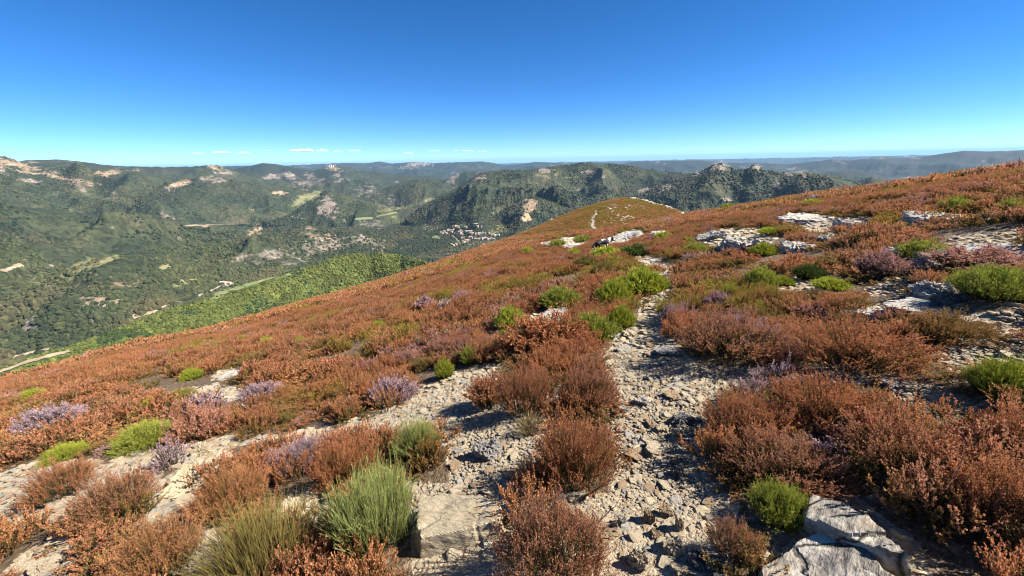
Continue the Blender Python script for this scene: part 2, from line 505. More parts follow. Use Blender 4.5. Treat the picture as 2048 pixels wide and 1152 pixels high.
# ------------------------------------------------------------------ valley and hills (one sheet)
PATCH = [  # bare rock, ochre earth and pale grass on the hills: pixel centre, radii, tilt, kind (0 rock, 1 ochre, 2 grass), strength
    (50, 338, 55, 8, 12, 1, .62), (110, 352, 60, 5, 14, 1, .7), (150, 360, 55, 5, 10, 1, .65), (215, 345, 34, 6, -12, 1, .75), (90, 345, 70, 10, 12, 0, .5), (60, 362, 30, 5, 5, 0, .8), (155, 372, 28, 8, 30, 0, .7), (260, 339, 20, 2, 3, 1, .6),
    (20, 326, 40, 9, 14, 1, .8), (410, 357, 22, 6, -4, 0, .9), (360, 367, 28, 6, -10, 1, .9), (430, 333, 16, 5, 10, 1, .9), (447, 345, 20, 5, 0, 0, .9), (130, 322, 30, 4, 4, 0, .5),
    (545, 354, 20, 6, -10, 0, .9), (580, 352, 16, 7, 15, 0, .9), (620, 352, 16, 6, 15, 0, .8), (610, 366, 26, 7, -4, 0, .7), (668, 336, 14, 6, 20, 1, .8), (690, 340, 18, 4, 15, 0, .5), (563, 386, 13, 4, 0, 1, 1.4), (500, 420, 8, 3, 0, 1, 1),
    (655, 415, 18, 24, -20, 0, .9), (600, 432, 26, 7, -5, 0, .5), (680, 440, 10, 5, 0, 0, .7), (740, 385, 36, 18, 15, 0, .5), (780, 400, 34, 12, 15, 0, .5), (615, 395, 30, 8, -25, 2, .9),
    (510, 462, 22, 12, -20, 1, .6), (620, 458, 18, 6, 0, 1, .7), (740, 447, 26, 8, 0, 0, .6), (760, 455, 14, 8, 0, 0, .5), (960, 355, 14, 8, -20, 0, .7), (935, 373, 16, 6, -30, 0, .5), (1092, 342, 14, 7, 0, 0, .8), (1180, 345, 22, 8, 10, 0, .6), (1200, 352, 12, 5, 0, 0, .6),
    (1060, 410, 18, 12, 60, 1, 1), (1055, 435, 10, 10, 0, 1, 1.1), (1020, 405, 12, 5, 0, 0, .7), (990, 428, 16, 6, -10, 0, .6), (1100, 428, 14, 5, 5, 0, .5), (1440, 333, 18, 8, 0, 0, 1), (1400, 347, 16, 5, -15, 0, .8), (1512, 336, 12, 7, 0, 0, 1),
    (1600, 344, 14, 5, 0, 0, .8), (1580, 353, 8, 8, 20, 0, .8), (1550, 370, 10, 10, 40, 0, .6), (1455, 398, 9, 5, 0, 0, .9), (1330, 372, 30, 7, -20, 0, .4), (1375, 390, 6, 20, 10, 0, .45), (1290, 380, 20, 6, -20, 0, .5),
    (560, 505, 70, 14, -6, 0, .55), (650, 490, 70, 18, -8, 0, .65), (490, 520, 60, 14, -10, 0, .5), (720, 480, 60, 12, 5, 0, .6), (590, 520, 60, 12, -10, 0, .5), (640, 472, 40, 8, 0, 1, .5), (760, 500, 40, 10, 10, 0, .5),
    (60, 650, 26, 22, -50, 0, .8), (85, 620, 14, 12, -40, 0, .6), (20, 625, 20, 8, -30, 0, .5), (15, 535, 26, 4, -10, 1, 1.1), (200, 600, 50, 10, 5, 1, .45), (250, 570, 60, 8, -15, 1, .6), (300, 560, 40, 5, -20, 1, .6), (150, 540, 50, 10, -30, 2, .7), (200, 525, 50, 6, -20, 2, .7), (330, 535, 22, 6, -20, 2, .7), (110, 530, 40, 5, -20, 0, .4), (60, 570, 60, 10, -30, 2, .4),
    (15, 660, 40, 20, -40, 2, .5), (400, 450, 40, 2.5, 0, 1, .8), (15, 441, 20, 2, 0, 1, .7), (215, 455, 20, 2, 0, 1, .6), (360, 470, 18, 10, -30, 0, .3), (440, 590, 24, 7, -20, 2, .9), (370, 565, 40, 6, -20, 2, .6),
    (800, 415, 40, 3, -8, 2, .7), (860, 400, 30, 4, -20, 2, .6), (950, 493, 60, 9, -15, 0, .55), (900, 505, 40, 6, -15, 0, .45), (1090, 348, 30, 6, 0, 2, .4), (1000, 458, 30, 8, -20, 2, .6), (1130, 352, 40, 10, 20, 2, .4), (840, 328, 26, 2.5, 0, 0, 1.3), (1820, 357, 24, 2, -3, 0, 1.0), (800, 335, 60, 2, 0, 0, .6), (920, 333, 40, 2, 0, 0, .5), (600, 334, 30, 2, 0, 0, .5),
]

def patches(u, v):
    out = [np.zeros(u.shape) for _ in range(3)]
    for cu, cv, ru, rv, t, k, s in PATCH:
        c, sn = math.cos(R(-t)), math.sin(R(-t))
        du, dv = u - cu, v - cv
        a, b = (du * c - dv * sn) / ru, (du * sn + dv * c) / rv
        out[k] = np.maximum(out[k], s * np.exp(-(a * a + b * b) ** 1.5 * 0.7))
    return out

def make_hills():
    az = np.linspace(-68, 68, 1100)
    rr = np.concatenate([np.geomspace(300, 5200, 620), np.geomspace(5200, 130000, 260)[1:]])
    A, RR = np.meshgrid(np.radians(az), rr, indexing='ij')
    x, y = RR * np.sin(A), RR * np.cos(A)
    z = h_far(x, y)
    u, v, d = project(x, y, z)
    global HZ
    HZ = (az, rr, np.maximum.accumulate(np.maximum(z, h_near(x, y)) / RR, axis=1))
    ju = (fbm(x / 45, y / 45, 80, 3) - .5) * 22
    jv = (fbm(x / 45, y / 45, 90, 3) - .5) * 9
    rock, ochre, grass = patches(u + ju, v + jv)
    rel = ridged(x / 300 + 4, y / 300, 95, 4)
    rnd_rock = sstep(0.58, 0.75, fbm(x / 260, y / 260, 97, 4)) * sstep(0.62, 0.8, rel) * (RR > 900)
    rock = np.maximum(rock, rnd_rock * 0.75)
    near_green = sstep(900, 760, RR)
    na, nr = A.shape
    idx = np.arange(na * nr).reshape(na, nr)
    q = np.stack([idx[:-1, :-1], idx[:-1, 1:], idx[1:, 1:], idx[1:, :-1]], -1).reshape(-1, 4)
    col = np.stack([rock, ochre, grass, near_green], -1)
    m = NT("wooded_hillside")
    P = m.n("ShaderNodeNewGeometry").outputs["Position"]
    at = m.attr("cover")
    sep = m.n("ShaderNodeSeparateColor")
    m.l(at.outputs["Color"], sep.inputs[0])
    big = m.noise(P, 0.0035, 6, 0.6)
    vor = m.n("ShaderNodeTexVoronoi")
    vor.inputs["Scale"].default_value = 0.085
    m.l(m.scale_vec(P, (1, 1, 0.7)), vor.inputs["Vector"])
    wood = m.ramp(big, [(0.3, (0.014, 0.021, 0.012)), (0.45, (0.024, 0.033, 0.016)), (0.58, (0.040, 0.045, 0.021)), (0.75, (0.080, 0.068, 0.038))])
    scrub = m.ramp(big, [(0.35, (0.05, 0.07, 0.014)), (0.7, (0.085, 0.095, 0.028))])
    wood = m.mix(at.outputs["Alpha"], wood, scrub)
    sp = m.ramp(vor.outputs["Color"], [(0.1, 0.55), (0.9, 1.45)])
    wood = m.mix(1.0, wood, sp, 'MULTIPLY')
    fine = m.noise(P, 0.05, 5, 0.7)
    rockc = m.ramp(m.noise(P, 0.03, 4), [(0.35, (0.13, 0.10, 0.08)), (0.65, (0.27, 0.22, 0.18))])
    och = m.ramp(m.noise(P, 0.02, 4), [(0.35, (0.20, 0.135, 0.085)), (0.65, (0.36, 0.26, 0.17))])
    grs = m.ramp(m.noise(P, 0.01, 4), [(0.35, (0.12, 0.13, 0.05)), (0.65, (0.20, 0.18, 0.09))])
    streak = m.noise(m.scale_vec(P, (1, 1, 3.0)), 0.016, 4, 0.6)
    def thr(ch, lo, hi):
        s = m.math('ADD', ch, m.math('ADD', m.math('MULTIPLY', m.math('SUBTRACT', fine, 0.5), 1.4), m.math('MULTIPLY', m.math('SUBTRACT', streak, 0.5), 1.6)))
        return m.ramp(m.math('MULTIPLY', s, m.ramp(ch, [(0.02, 0.0), (0.12, 1.0)])), [(lo, 0.0), (hi, 1.0)])
    ln = m.n("ShaderNodeVectorMath", operation='LENGTH')
    m.l(P, ln.inputs[0])
    distant = m.math('MULTIPLY', m.math('SUBTRACT', ln.outputs["Value"], 4500), 0.0004, True)
    forest = m.ramp(m.noise(P, 0.0012, 5), [(0.4, (0.013, 0.018, 0.012)), (0.65, (0.028, 0.034, 0.020))])
    wood = m.mix(m.math('MULTIPLY', distant, 0.85), wood, forest)
    c = m.mix(thr(sep.outputs[2], .3, .7), wood, grs)
    c = m.mix(thr(sep.outputs[0], .40, .80), c, rockc)
    c = m.mix(thr(sep.outputs[1], .40, .85), c, och)
    m.l(c, m.b.inputs["Base Color"])
    m.bump(m.math('ADD', m.math('SUBTRACT', 1.0, vor.outputs["Distance"]), m.noise(P, 0.04, 4)), 0.8, 6.0)
    me = mesh_np("hills", np.stack([x, y, z], -1), q, m.m, {"cover": ('FLOAT_COLOR', col)}, True)
    tag(link("hills", me), kind="structure")
make_hills()

# ------------------------------------------------------------------ plant builders
def plant_mat(name, low, mid, tip, var=0.35, trans=0.25, tip2=None):
    m = NT(name)
    at = m.attr("grow")
    sep = m.n("ShaderNodeSeparateColor")
    m.l(at.outputs["Color"], sep.inputs[0])
    oi = m.n("ShaderNodeObjectInfo")
    P = m.n("ShaderNodeNewGeometry").outputs["Position"]
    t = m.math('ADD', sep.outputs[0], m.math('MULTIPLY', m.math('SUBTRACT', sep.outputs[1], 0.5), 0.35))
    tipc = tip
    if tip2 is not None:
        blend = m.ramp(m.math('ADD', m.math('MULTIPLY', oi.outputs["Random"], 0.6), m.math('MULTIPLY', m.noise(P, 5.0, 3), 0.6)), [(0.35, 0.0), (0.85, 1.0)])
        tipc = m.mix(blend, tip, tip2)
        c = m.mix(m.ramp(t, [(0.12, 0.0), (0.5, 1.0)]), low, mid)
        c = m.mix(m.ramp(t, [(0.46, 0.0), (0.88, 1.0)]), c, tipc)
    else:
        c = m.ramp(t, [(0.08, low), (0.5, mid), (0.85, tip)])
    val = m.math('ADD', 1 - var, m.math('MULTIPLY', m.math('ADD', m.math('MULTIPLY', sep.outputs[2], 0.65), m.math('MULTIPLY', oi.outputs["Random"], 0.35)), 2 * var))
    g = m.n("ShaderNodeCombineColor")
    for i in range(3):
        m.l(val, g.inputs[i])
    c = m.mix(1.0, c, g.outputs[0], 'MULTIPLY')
    m.l(c, m.b.inputs["Base Color"])
    tr = m.n("ShaderNodeBsdfTranslucent")
    m.l(c, tr.inputs["Color"])
    mx = m.n("ShaderNodeMixShader")
    mx.inputs[0].default_value = trans
    m.l(m.b.outputs[0], mx.inputs[1])
    m.l(tr.outputs[0], mx.inputs[2])
    m.l(mx.outputs[0], m.out.inputs[0])
    return m.m

def unit(a):
    return a / np.maximum(np.linalg.norm(a, axis=-1, keepdims=True), 1e-9)

def tubes(P, rad, t, rnd, val):
    """P (n, k, 3) centre lines, rad (n, k): three-sided tapering tubes."""
    n, k, _ = P.shape
    d = unit(np.gradient(P, axis=1))
    ref = np.where(np.abs(d[..., 2:3]) > 0.9, np.array([1.0, 0, 0]), np.array([0, 0, 1.0]))
    a = unit(np.cross(d, ref))
    b = np.cross(d, a)
    ang = np.arange(3) * 2 * np.pi / 3
    V = P[:, :, None] + rad[:, :, None, None] * (a[:, :, None] * np.cos(ang)[None, None, :, None] + b[:, :, None] * np.sin(ang)[None, None, :, None])
    idx = np.arange(n * k * 3).reshape(n, k, 3)
    q = np.stack([idx[:, :-1], np.roll(idx, -1, 2)[:, :-1], np.roll(idx, -1, 2)[:, 1:], idx[:, 1:]], -1).reshape(-1, 4)
    T = np.broadcast_to(t[:, :, None], (n, k, 3))
    Rn = np.broadcast_to(rnd[:, None, None], (n, k, 3))
    Vv = np.broadcast_to(val[:, None, None], (n, k, 3))
    return V.reshape(-1, 3), q, np.stack([T, Rn, Vv], -1).reshape(-1, 3)

def florets(pos, axis, length, width, t, rnd, val, g):
    """small diamond-shaped leaves or flowers, one quad each, at pos along axis."""
    n = len(pos)
    side = unit(np.cross(axis, unit(g.normal(size=(n, 3)))))
    nrm = np.cross(axis, side)
    L, W = length[:, None], width[:, None]
    V = np.stack([pos, pos + axis * L * 0.5 + side * W + nrm * W * 0.4, pos + axis * L, pos + axis * L * 0.5 - side * W + nrm * W * 0.4], 1)
    idx = np.arange(n * 4).reshape(n, 4)
    c = np.stack([t, rnd, val], -1)
    return V.reshape(-1, 3), idx, np.repeat(c, 4, 0)

def join(parts):
    V, Q, Cc, o = [], [], [], 0
    for v, q, c in parts:
        V.append(v)
        Q.append(q + o)
        Cc.append(c)
        o += len(v)
    return np.concatenate(V), np.concatenate(Q), np.concatenate(Cc)

def bush(name, mat, seed, n, radius, height, base=0.4, splay=0.9, shoots=3, fl=10, fl_len=0.018, fl_w=0.005, rad=0.0025, segs=4, fl_from=0.35, edge=0.55, up=0.6, dome=0.5, spread_fl=0.7, lumps=0.76, stem_t=0.62):
    g = np.random.default_rng(seed)
    rr = np.sqrt(g.random(n))
    ph = g.random(n) * 2 * np.pi
    rad_dir = np.stack([np.cos(ph), np.sin(ph), np.zeros(n)], -1)
    B = rad_dir * (rr * radius * base)[:, None] + np.stack([np.zeros(n)] * 2 + [np.full(n, -0.03)], -1)
    lump = 1 - lumps / 2 + lumps * fbm(B[:, 0] / radius * 3.2 / max(base, .3) + seed, B[:, 1] / radius * 3.2 / max(base, .3), seed, 2)
    H = height * lump * (1 - (1 - edge) * rr ** 2) * (0.72 + 0.4 * g.random(n))
    reach = radius * (1 - base) * rr * splay * (0.75 + 0.5 * fbm(np.cos(ph) * 2 + seed, np.sin(ph) * 2, seed + 5, 2)) + g.normal(size=n) * radius * 0.09
    jit = np.stack([g.normal(size=n), g.normal(size=n), np.zeros(n)], -1) * radius * 0.07
    s = np.linspace(0, 1, segs)
    P = B[:, None] + rad_dir[:, None] * (reach[:, None] * s ** (1 + dome * 0.6))[..., None] + jit[:, None] * (s ** 2)[None, :, None]
    P[..., 2] += H[:, None] * s ** 0.92
    val = g.random(n)
    rnd = g.random(n)
    parts = [tubes(P, rad * (1 - 0.65 * s)[None] * (0.7 + 0.6 * g.random(n))[:, None], np.broadcast_to(s, (n, segs)) * (stem_t if fl else 0.95), rnd, val)]
    lines, lt0, lt1 = [P], [np.zeros(n)], [np.ones(n)]
    if shoots:
        m = n * shoots
        i = np.repeat(np.arange(n), shoots)
        st = 0.3 + 0.55 * g.random(m)
        f = st * (segs - 1)
        k = np.minimum(f.astype(int), segs - 2)
        w = (f - k)[:, None]
        p0 = P[i, k] * (1 - w) + P[i, k + 1] * w
        ax = unit(unit(P[i, k + 1] - P[i, k]) * 1.0 + g.normal(size=(m, 3)) * 0.38 + np.array([0, 0, up * 0.4]))
        ln = height * (0.16 + 0.2 * g.random(m)) * (1.15 - st * 0.5)
        ss = np.linspace(0, 1, 3)
        Q = p0[:, None] + ax[:, None] * (ln[:, None] * ss)[..., None]
        Q[..., 2] += (ln[:, None] * 0.15 * ss ** 2)
        t1 = np.minimum(st + 0.25, 1.05)
        parts.append(tubes(Q, rad * 0.6 * (1 - 0.6 * ss)[None] * np.ones((m, 1)), (st[:, None] + (t1 - st)[:, None] * ss) * (stem_t if fl else 1), rnd[i], val[i]))
        lines.append(Q)
        lt0.append(st)
        lt1.append(t1)
    if fl:
        for L, a0, a1, cnt, lo in ((lines[0], lt0[0], lt1[0], fl, fl_from),) + (((lines[1], lt0[1], lt1[1], max(2, fl // 2), 0.15),) if shoots else ()):
            nn, kk, _ = L.shape
            i = np.repeat(np.arange(nn), cnt)
            st = lo + (1 - lo) * g.random(nn * cnt)
            f = st * (kk - 1)
            k = np.minimum(f.astype(int), kk - 2)
            w = (f - k)[:, None]
            p = L[i, k] * (1 - w) + L[i, k + 1] * w
            ax = unit(unit(L[i, k + 1] - L[i, k]) + g.normal(size=(len(i), 3)) * spread_fl)
            sz = 0.7 + 0.6 * g.random(len(i))
            parts.append(florets(p, ax, fl_len * sz, fl_w * sz, a0[i] + (a1 - a0)[i] * st, g.random(len(i)), np.clip(val[np.minimum(i // max(1, nn // n), n - 1)] * 0.5 + 0.5 * g.random(len(i)), 0, 1), g))
    V, Qd, Cc = join(parts)
    col = np.concatenate([Cc, np.ones((len(Cc), 1))], 1)
    return mesh_np(name, V, Qd, mat, {"grow": ('FLOAT_COLOR', col)})

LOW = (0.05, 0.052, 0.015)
HM = [
    plant_mat("rust_heather", LOW, (0.12, 0.092, 0.03), (0.50, 0.226, 0.116), trans=0.4, tip2=(0.44, 0.178, 0.08)),
    plant_mat("orange_heather", LOW, (0.14, 0.098, 0.032), (0.53, 0.258, 0.12), trans=0.4, tip2=(0.47, 0.205, 0.086)),
    plant_mat("red_brown_heather", LOW, (0.08, 0.076, 0.025), (0.52, 0.25, 0.145), trans=0.4, tip2=(0.43, 0.178, 0.08)),
    plant_mat("olive_heather", LOW, (0.075, 0.075, 0.02), (0.22, 0.16, 0.05), trans=0.4, tip2=(0.36, 0.18, 0.065)),
    plant_mat("lilac_heather", LOW, (0.10, 0.08, 0.03), (0.50, 0.36, 0.41), trans=0.35, tip2=(0.46, 0.21, 0.14)),
    plant_mat("faded_pink_heather", LOW, (0.12, 0.08, 0.035), (0.50, 0.29, 0.26), trans=0.35, tip2=(0.46, 0.21, 0.12)),
    plant_mat("moor_grass", (0.06, 0.055, 0.016), (0.16, 0.13, 0.03), (0.36, 0.30, 0.06), trans=0.35, tip2=(0.34, 0.20, 0.05)),
]
GM = {
    'bright': plant_mat("bright_broom", (0.03, 0.045, 0.012), (0.12, 0.155, 0.02), (0.37, 0.395, 0.048), trans=0.3),
    'mid': plant_mat("green_broom", (0.03, 0.04, 0.012), (0.10, 0.125, 0.022), (0.31, 0.33, 0.055), trans=0.3),
    'dark': plant_mat("dark_broom", (0.02, 0.03, 0.01), (0.05, 0.07, 0.015), (0.10, 0.14, 0.028), trans=0.25),
    'olive': plant_mat("olive_broom", (0.05, 0.035, 0.015), (0.13, 0.095, 0.03), (0.24, 0.20, 0.055), trans=0.25),
    'grey': plant_mat("grey_green_broom", (0.04, 0.045, 0.018), (0.11, 0.13, 0.035), (0.31, 0.35, 0.11), trans=0.3),
    'straw': plant_mat("straw_tuft", (0.10, 0.075, 0.035), (0.26, 0.20, 0.09), (0.42, 0.33, 0.15), trans=0.25),
}

PROTO = bpy.data.collections.new("heather_sprigs")     # sources of the ground cover, not in the scene themselves
pcount = 0

def proto(me):
    global pcount
    o = bpy.data.objects.new("sprig.%03d" % pcount, me)
    PROTO.objects.link(o)
    pcount += 1

NV = 3
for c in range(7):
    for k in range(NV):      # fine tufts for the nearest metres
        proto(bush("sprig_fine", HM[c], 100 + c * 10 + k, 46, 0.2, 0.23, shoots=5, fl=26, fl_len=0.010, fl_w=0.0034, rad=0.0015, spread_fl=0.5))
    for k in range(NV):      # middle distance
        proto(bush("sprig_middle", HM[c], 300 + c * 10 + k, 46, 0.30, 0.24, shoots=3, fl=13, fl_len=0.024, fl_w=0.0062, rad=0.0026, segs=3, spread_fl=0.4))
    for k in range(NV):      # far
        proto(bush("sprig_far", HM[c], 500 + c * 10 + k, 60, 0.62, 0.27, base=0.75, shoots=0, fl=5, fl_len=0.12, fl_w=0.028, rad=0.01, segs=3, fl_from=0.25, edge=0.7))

def scatter(name, pts, rot, scl, idx, coll):
    me = bpy.data.meshes.new(name)
    me.vertices.add(len(pts))
    me.vertices.foreach_set("co", np.asarray(pts, np.float32).ravel())
    for an, typ, arr, key in (("turn", 'FLOAT_VECTOR', rot, "vector"), ("size", 'FLOAT_VECTOR', scl, "vector"), ("pick", 'INT', idx, "value")):
        a = me.attributes.new(an, typ, 'POINT')
        a.data.foreach_set(key, np.asarray(arr, np.int32 if typ == 'INT' else np.float32).ravel())
    o = link(name, me)
    ng = bpy.data.node_groups.new(name, 'GeometryNodeTree')
    ng.interface.new_socket("Geometry", in_out='INPUT', socket_type='NodeSocketGeometry')
    ng.interface.new_socket("Geometry", in_out='OUTPUT', socket_type='NodeSocketGeometry')
    gi, go = ng.nodes.new("NodeGroupInput"), ng.nodes.new("NodeGroupOutput")
    ip = ng.nodes.new("GeometryNodeInstanceOnPoints")
    ci = ng.nodes.new("GeometryNodeCollectionInfo")
    ci.inputs["Collection"].default_value = coll
    ci.inputs["Separate Children"].default_value = True
    ci.inputs["Reset Children"].default_value = True
    ip.inputs["Pick Instance"].default_value = True
    def na(n, t):
        x = ng.nodes.new("GeometryNodeInputNamedAttribute")
        x.data_type = t
        x.inputs["Name"].default_value = n
        return x.outputs["Attribute"]
    er = ng.nodes.new("FunctionNodeEulerToRotation")
    L = ng.links
    L.new(gi.outputs[0], ip.inputs["Points"])
    L.new(ci.outputs[0], ip.inputs["Instance"])
    L.new(na("pick", 'INT'), ip.inputs["Instance Index"])
    L.new(na("turn", 'FLOAT_VECTOR'), er.inputs[0])
    L.new(er.outputs[0], ip.inputs["Rotation"])
    L.new(na("size", 'FLOAT_VECTOR'), ip.inputs["Scale"])
    L.new(ip.outputs[0], go.inputs[0])
    o.modifiers.new("scatter", 'NODES').node_group = ng
    return o

def jitter_points(r0, r1, cell):
    n = int(math.ceil(2 * r1 / cell))
    g = (np.arange(n) - n / 2 + 0.5) * cell
    X, Y = np.meshgrid(g, g[g > -cell * 3])
    X = X + rng.uniform(-.5, .5, X.shape) * cell
    Y = Y + rng.uniform(-.5, .5, Y.shape) * cell
    X, Y = X.ravel(), Y.ravel()
    r = np.hypot(X, Y)
    th = np.degrees(np.arctan2(X, Y))
    k = (r > r0) & (r <= r1) & (np.abs(th) < 66)
    return X[k], Y[k], r[k], th[k]

# ------------------------------------------------------------------ placed shrubs, rocks: what stands where (pixel of the foot, width, height)
KEEP_OUT = []       # footprints (x, y, radius) where no ground cover grows

def canopy(u, v):
    d = depth(hit(u, v))
    return 0.0 if bool(bare_mask(np.array([u]), np.array([v]))[0]) and d < 14 else 0.17 * float(sstep(3.0, 7.0, d))

def place_plant(me, name, u, v, w, h, me_r, me_h, label, cat, group, squash=1.0, clear=0.42, yaw=None):
    can = canopy(u, v)                    # how deep the foot is hidden in the heather round it
    p = hit(u, v, up=can)
    px = depth(p) / F
    rx, hz = w * px / 2, h * px + can * 0.85
    fwd = np.array([p.x, p.y]) / math.hypot(p.x, p.y)
    ctr = np.array([p.x, p.y]) + fwd * rx * squash * 0.6        # the pixel is the front foot of the shrub
    z = float(h_near(ctr[0], ctr[1]))
    o = link(name, me, loc=(ctr[0], ctr[1], z), scale=(rx / me_r, rx * squash / me_r, hz / me_h))
    o.rotation_euler = (0, 0, yaw if yaw is not None else -math.atan2(p.x, p.y))
    tag(o, label, cat, group)
    KEEP_OUT.append((ctr[0], ctr[1], rx * clear))
    return o

BROOM = {}
def broom_mesh(tint, lod):
    k = (tint, lod)
    if k not in BROOM:
        n, sh, fl, ln, w, rd = ((620, 4, 6, 0.040, 0.0032, 0.003), (520, 3, 4, 0.06, 0.007, 0.005), (340, 2, 3, 0.10, 0.014, 0.009))[lod]
        BROOM[k] = bush("broom", GM[tint], 900 + len(BROOM), n, 0.5, 0.5, base=0.62, splay=1.0, shoots=sh, fl=fl, fl_len=ln, fl_w=w, rad=rd, edge=0.36, spread_fl=0.3, up=1.0, fl_from=0.3, lumps=0.3, stem_t=1.0)
    return BROOM[k]

# green broom: u, v of the front foot, width, height, tint, label
BROOMS = [
    (1286, 590, 110, 52, 'bright', "large bright green broom mound at the bend of the stony path"),
    (1228, 594, 76, 36, 'bright', "bright green broom mound touching the larger mound on its right"),
    (1122, 618, 96, 40, 'mid', "domed green broom bush with a dark rusty left flank, left of the path bend"),
    (1021, 642, 66, 30, 'bright', "small lime green broom cushion behind a white boulder on the left slope"),
    (1184, 669, 112, 38, 'mid', "wide mid green broom mound on the left edge of the path"),
    (1244, 640, 58, 28, 'bright', "small bright lime broom cushion at the left edge of the path"),
    (1214, 511, 66, 16, 'bright', "grey green broom mound in front of the black and white dog"),
    (1172, 526, 56, 14, 'olive', "low olive broom patch below the dog's mound"),
    (1164, 480, 36, 10, 'mid', "small green broom beside the pale stones up the ridge"),
    (1115, 492, 36, 15, 'mid', "green broom beside white stones on the far left slope"),
    (1148, 508, 30, 11, 'bright', "little yellow green broom left of the dog's mound"),
    (1055, 503, 26, 9, 'bright', "little yellow green broom near the far skyline of the left slope"),
    (1205, 545, 54, 18, 'olive', "ragged yellow olive broom just behind the two bright mounds"),
    (896, 600, 24, 13, 'mid', "green broom tuft behind a pale stone on the left slope"),
    (757, 650, 34, 10, 'bright', "flat lime broom patch high on the left slope"),
    (533, 686, 34, 13, 'bright', "lime broom tuft on the left slope near the skyline, wider of a pair"),
    (601, 684, 26, 14, 'bright', "lime broom tuft on the left slope near the skyline, narrower of a pair"),
    (838, 677, 30, 8, 'mid', "thin green broom patch in the middle of the left slope"),
    (889, 742, 40, 26, 'bright', "upright lime broom tuft at the top of the gravel strip"),
    (940, 712, 44, 20, 'mid', "green broom tuft above the top of the gravel strip"),
    (382, 745, 42, 10, 'bright', "yellow green broom tuft above a pale rock on the left slope"),
    (292, 890, 112, 44, 'mid', "spreading grass green broom low on the left slope"),
    (134, 922, 72, 34, 'bright', "spiky lime broom near the left edge, below the spreading one"),
    (296, 810, 52, 14, 'bright', "low yellow green broom left of the scattered pale stones"),
    (362, 800, 54, 22, 'olive', "olive green broom among scattered pale stones on the left slope"),
    (60, 785, 40, 8, 'bright', "faint yellow green broom strip near the left skyline"),
    (980, 585, 22, 9, 'bright', "tiny lime broom dot high on the left slope"),
    (1010, 672, 44, 14, 'mid', "dull green broom at the foot of the white boulder"),
    (1848, 526, 110, 42, 'mid', "broad green broom below the dark rock outcrop on the right"),
    (1986, 604, 160, 66, 'mid', "very wide green broom at the right edge beside a lichen boulder"),
    (2002, 804, 128, 84, 'bright', "big upright yellow green broom at the right edge, low in view"),
    (1556, 1058, 136, 74, 'mid', "spiky green broom clump growing against the cracked grey slab"),
    (1524, 560, 72, 26, 'mid', "green broom on the slope right of the path bend"),
    (1566, 572, 46, 18, 'bright', "small lime broom right of the path beside bare ground"),
    (1662, 582, 74, 22, 'bright', "flat yellow green broom in front of a dark bush on the right"),
    (1616, 560, 62, 30, 'dark', "dark green bush shading bare ground on the right slope"),
    (1462, 588, 50, 20, 'bright', "lime broom patch right of the path above the rusty heather"),
    (1540, 470, 50, 14, 'bright', "lime broom tuft behind the white boulders"),
    (1915, 410, 62, 16, 'mid', "green broom near the right skyline, left of a pair"),
    (2030, 413, 62, 16, 'mid', "green broom near the right skyline at the edge of view"),
    (1528, 497, 52, 13, 'bright', "low lime broom in front of the white boulders"),
    (1395, 497, 60, 12, 'mid', "green broom strip left of the white boulders"),
    (1328, 474, 40, 10, 'bright', "small lime broom beside the flat white rock up the ridge"),
    (1380, 482, 30, 8, 'bright', "yellow green broom dot between two white rocks up the ridge"),
    (1630, 404, 44, 7, 'bright', "low lime broom on the right skyline, nearer the valley"),
    (1460, 400, 30, 7, 'bright', "lime broom speck just under the right skyline"),
    (1252, 499, 26, 6, 'dark', "small dark green bush right of the dog"),
    (1275, 503, 60, 14, 'dark', "dark shaded bush on the ridge right of the dog"),
]
def build_brooms():
    for u, v, w, h, tint, lab in BROOMS:
        p = hit(u, v)
        d = depth(p)
        place_plant(broom_mesh(tint, 0 if d < 4.5 else 1 if d < 14 else 2), "broom_bush", u, v, w, h, 0.5, 0.5, lab, "broom bush", "broom bushes on the heath", squash=0.9, clear=0.8)
build_brooms()

# foreground tufts of their own
gt = bush("grass_tuft", GM['olive'], 71, 700, 0.5, 0.5, base=0.55, splay=0.8, shoots=1, fl=0, rad=0.0024, segs=5, edge=0.6)
place_plant(gt, "grass_tuft", 545, 1190, 290, 185, 0.5, 0.5, "large olive brown tuft of thin stems at the bottom edge", "tuft", None, 0.8)
gb = bush("green_tuft", GM['grey'], 72, 560, 0.5, 0.5, base=0.55, splay=0.75, shoots=3, fl=4, fl_len=0.03, fl_w=0.0022, rad=0.0024, segs=5, edge=0.7, spread_fl=0.25, stem_t=1.0)
place_plant(gb, "broom_bush", 760, 1120, 210, 190, 0.5, 0.5, "pale green spiky broom beside the big flat beige slab", "broom bush", "broom bushes on the heath", 0.9)
gm2 = bush("mixed_tuft", GM['grey'], 73, 380, 0.5, 0.5, base=0.5, splay=0.9, shoots=3, fl=4, fl_len=0.035, fl_w=0.003, rad=0.003, segs=4, edge=0.5, spread_fl=0.3, stem_t=1.0)
place_plant(gm2, "broom_bush", 840, 925, 110, 92, 0.5, 0.5, "green and rust broom tuft behind the pale green one", "broom bush", "broom bushes on the heath", 0.9)
st = bush("dry_tuft", GM['straw'], 74, 260, 0.5, 0.5, base=0.45, splay=1.0, shoots=1, fl=0, rad=0.004, segs=4, edge=0.5)
place_plant(st, "dry_grass_tuft", 1062, 875, 70, 42, 0.5, 0.5, "straw coloured dry grass tuft on gravel left of the path", "tuft", None, 1.0)

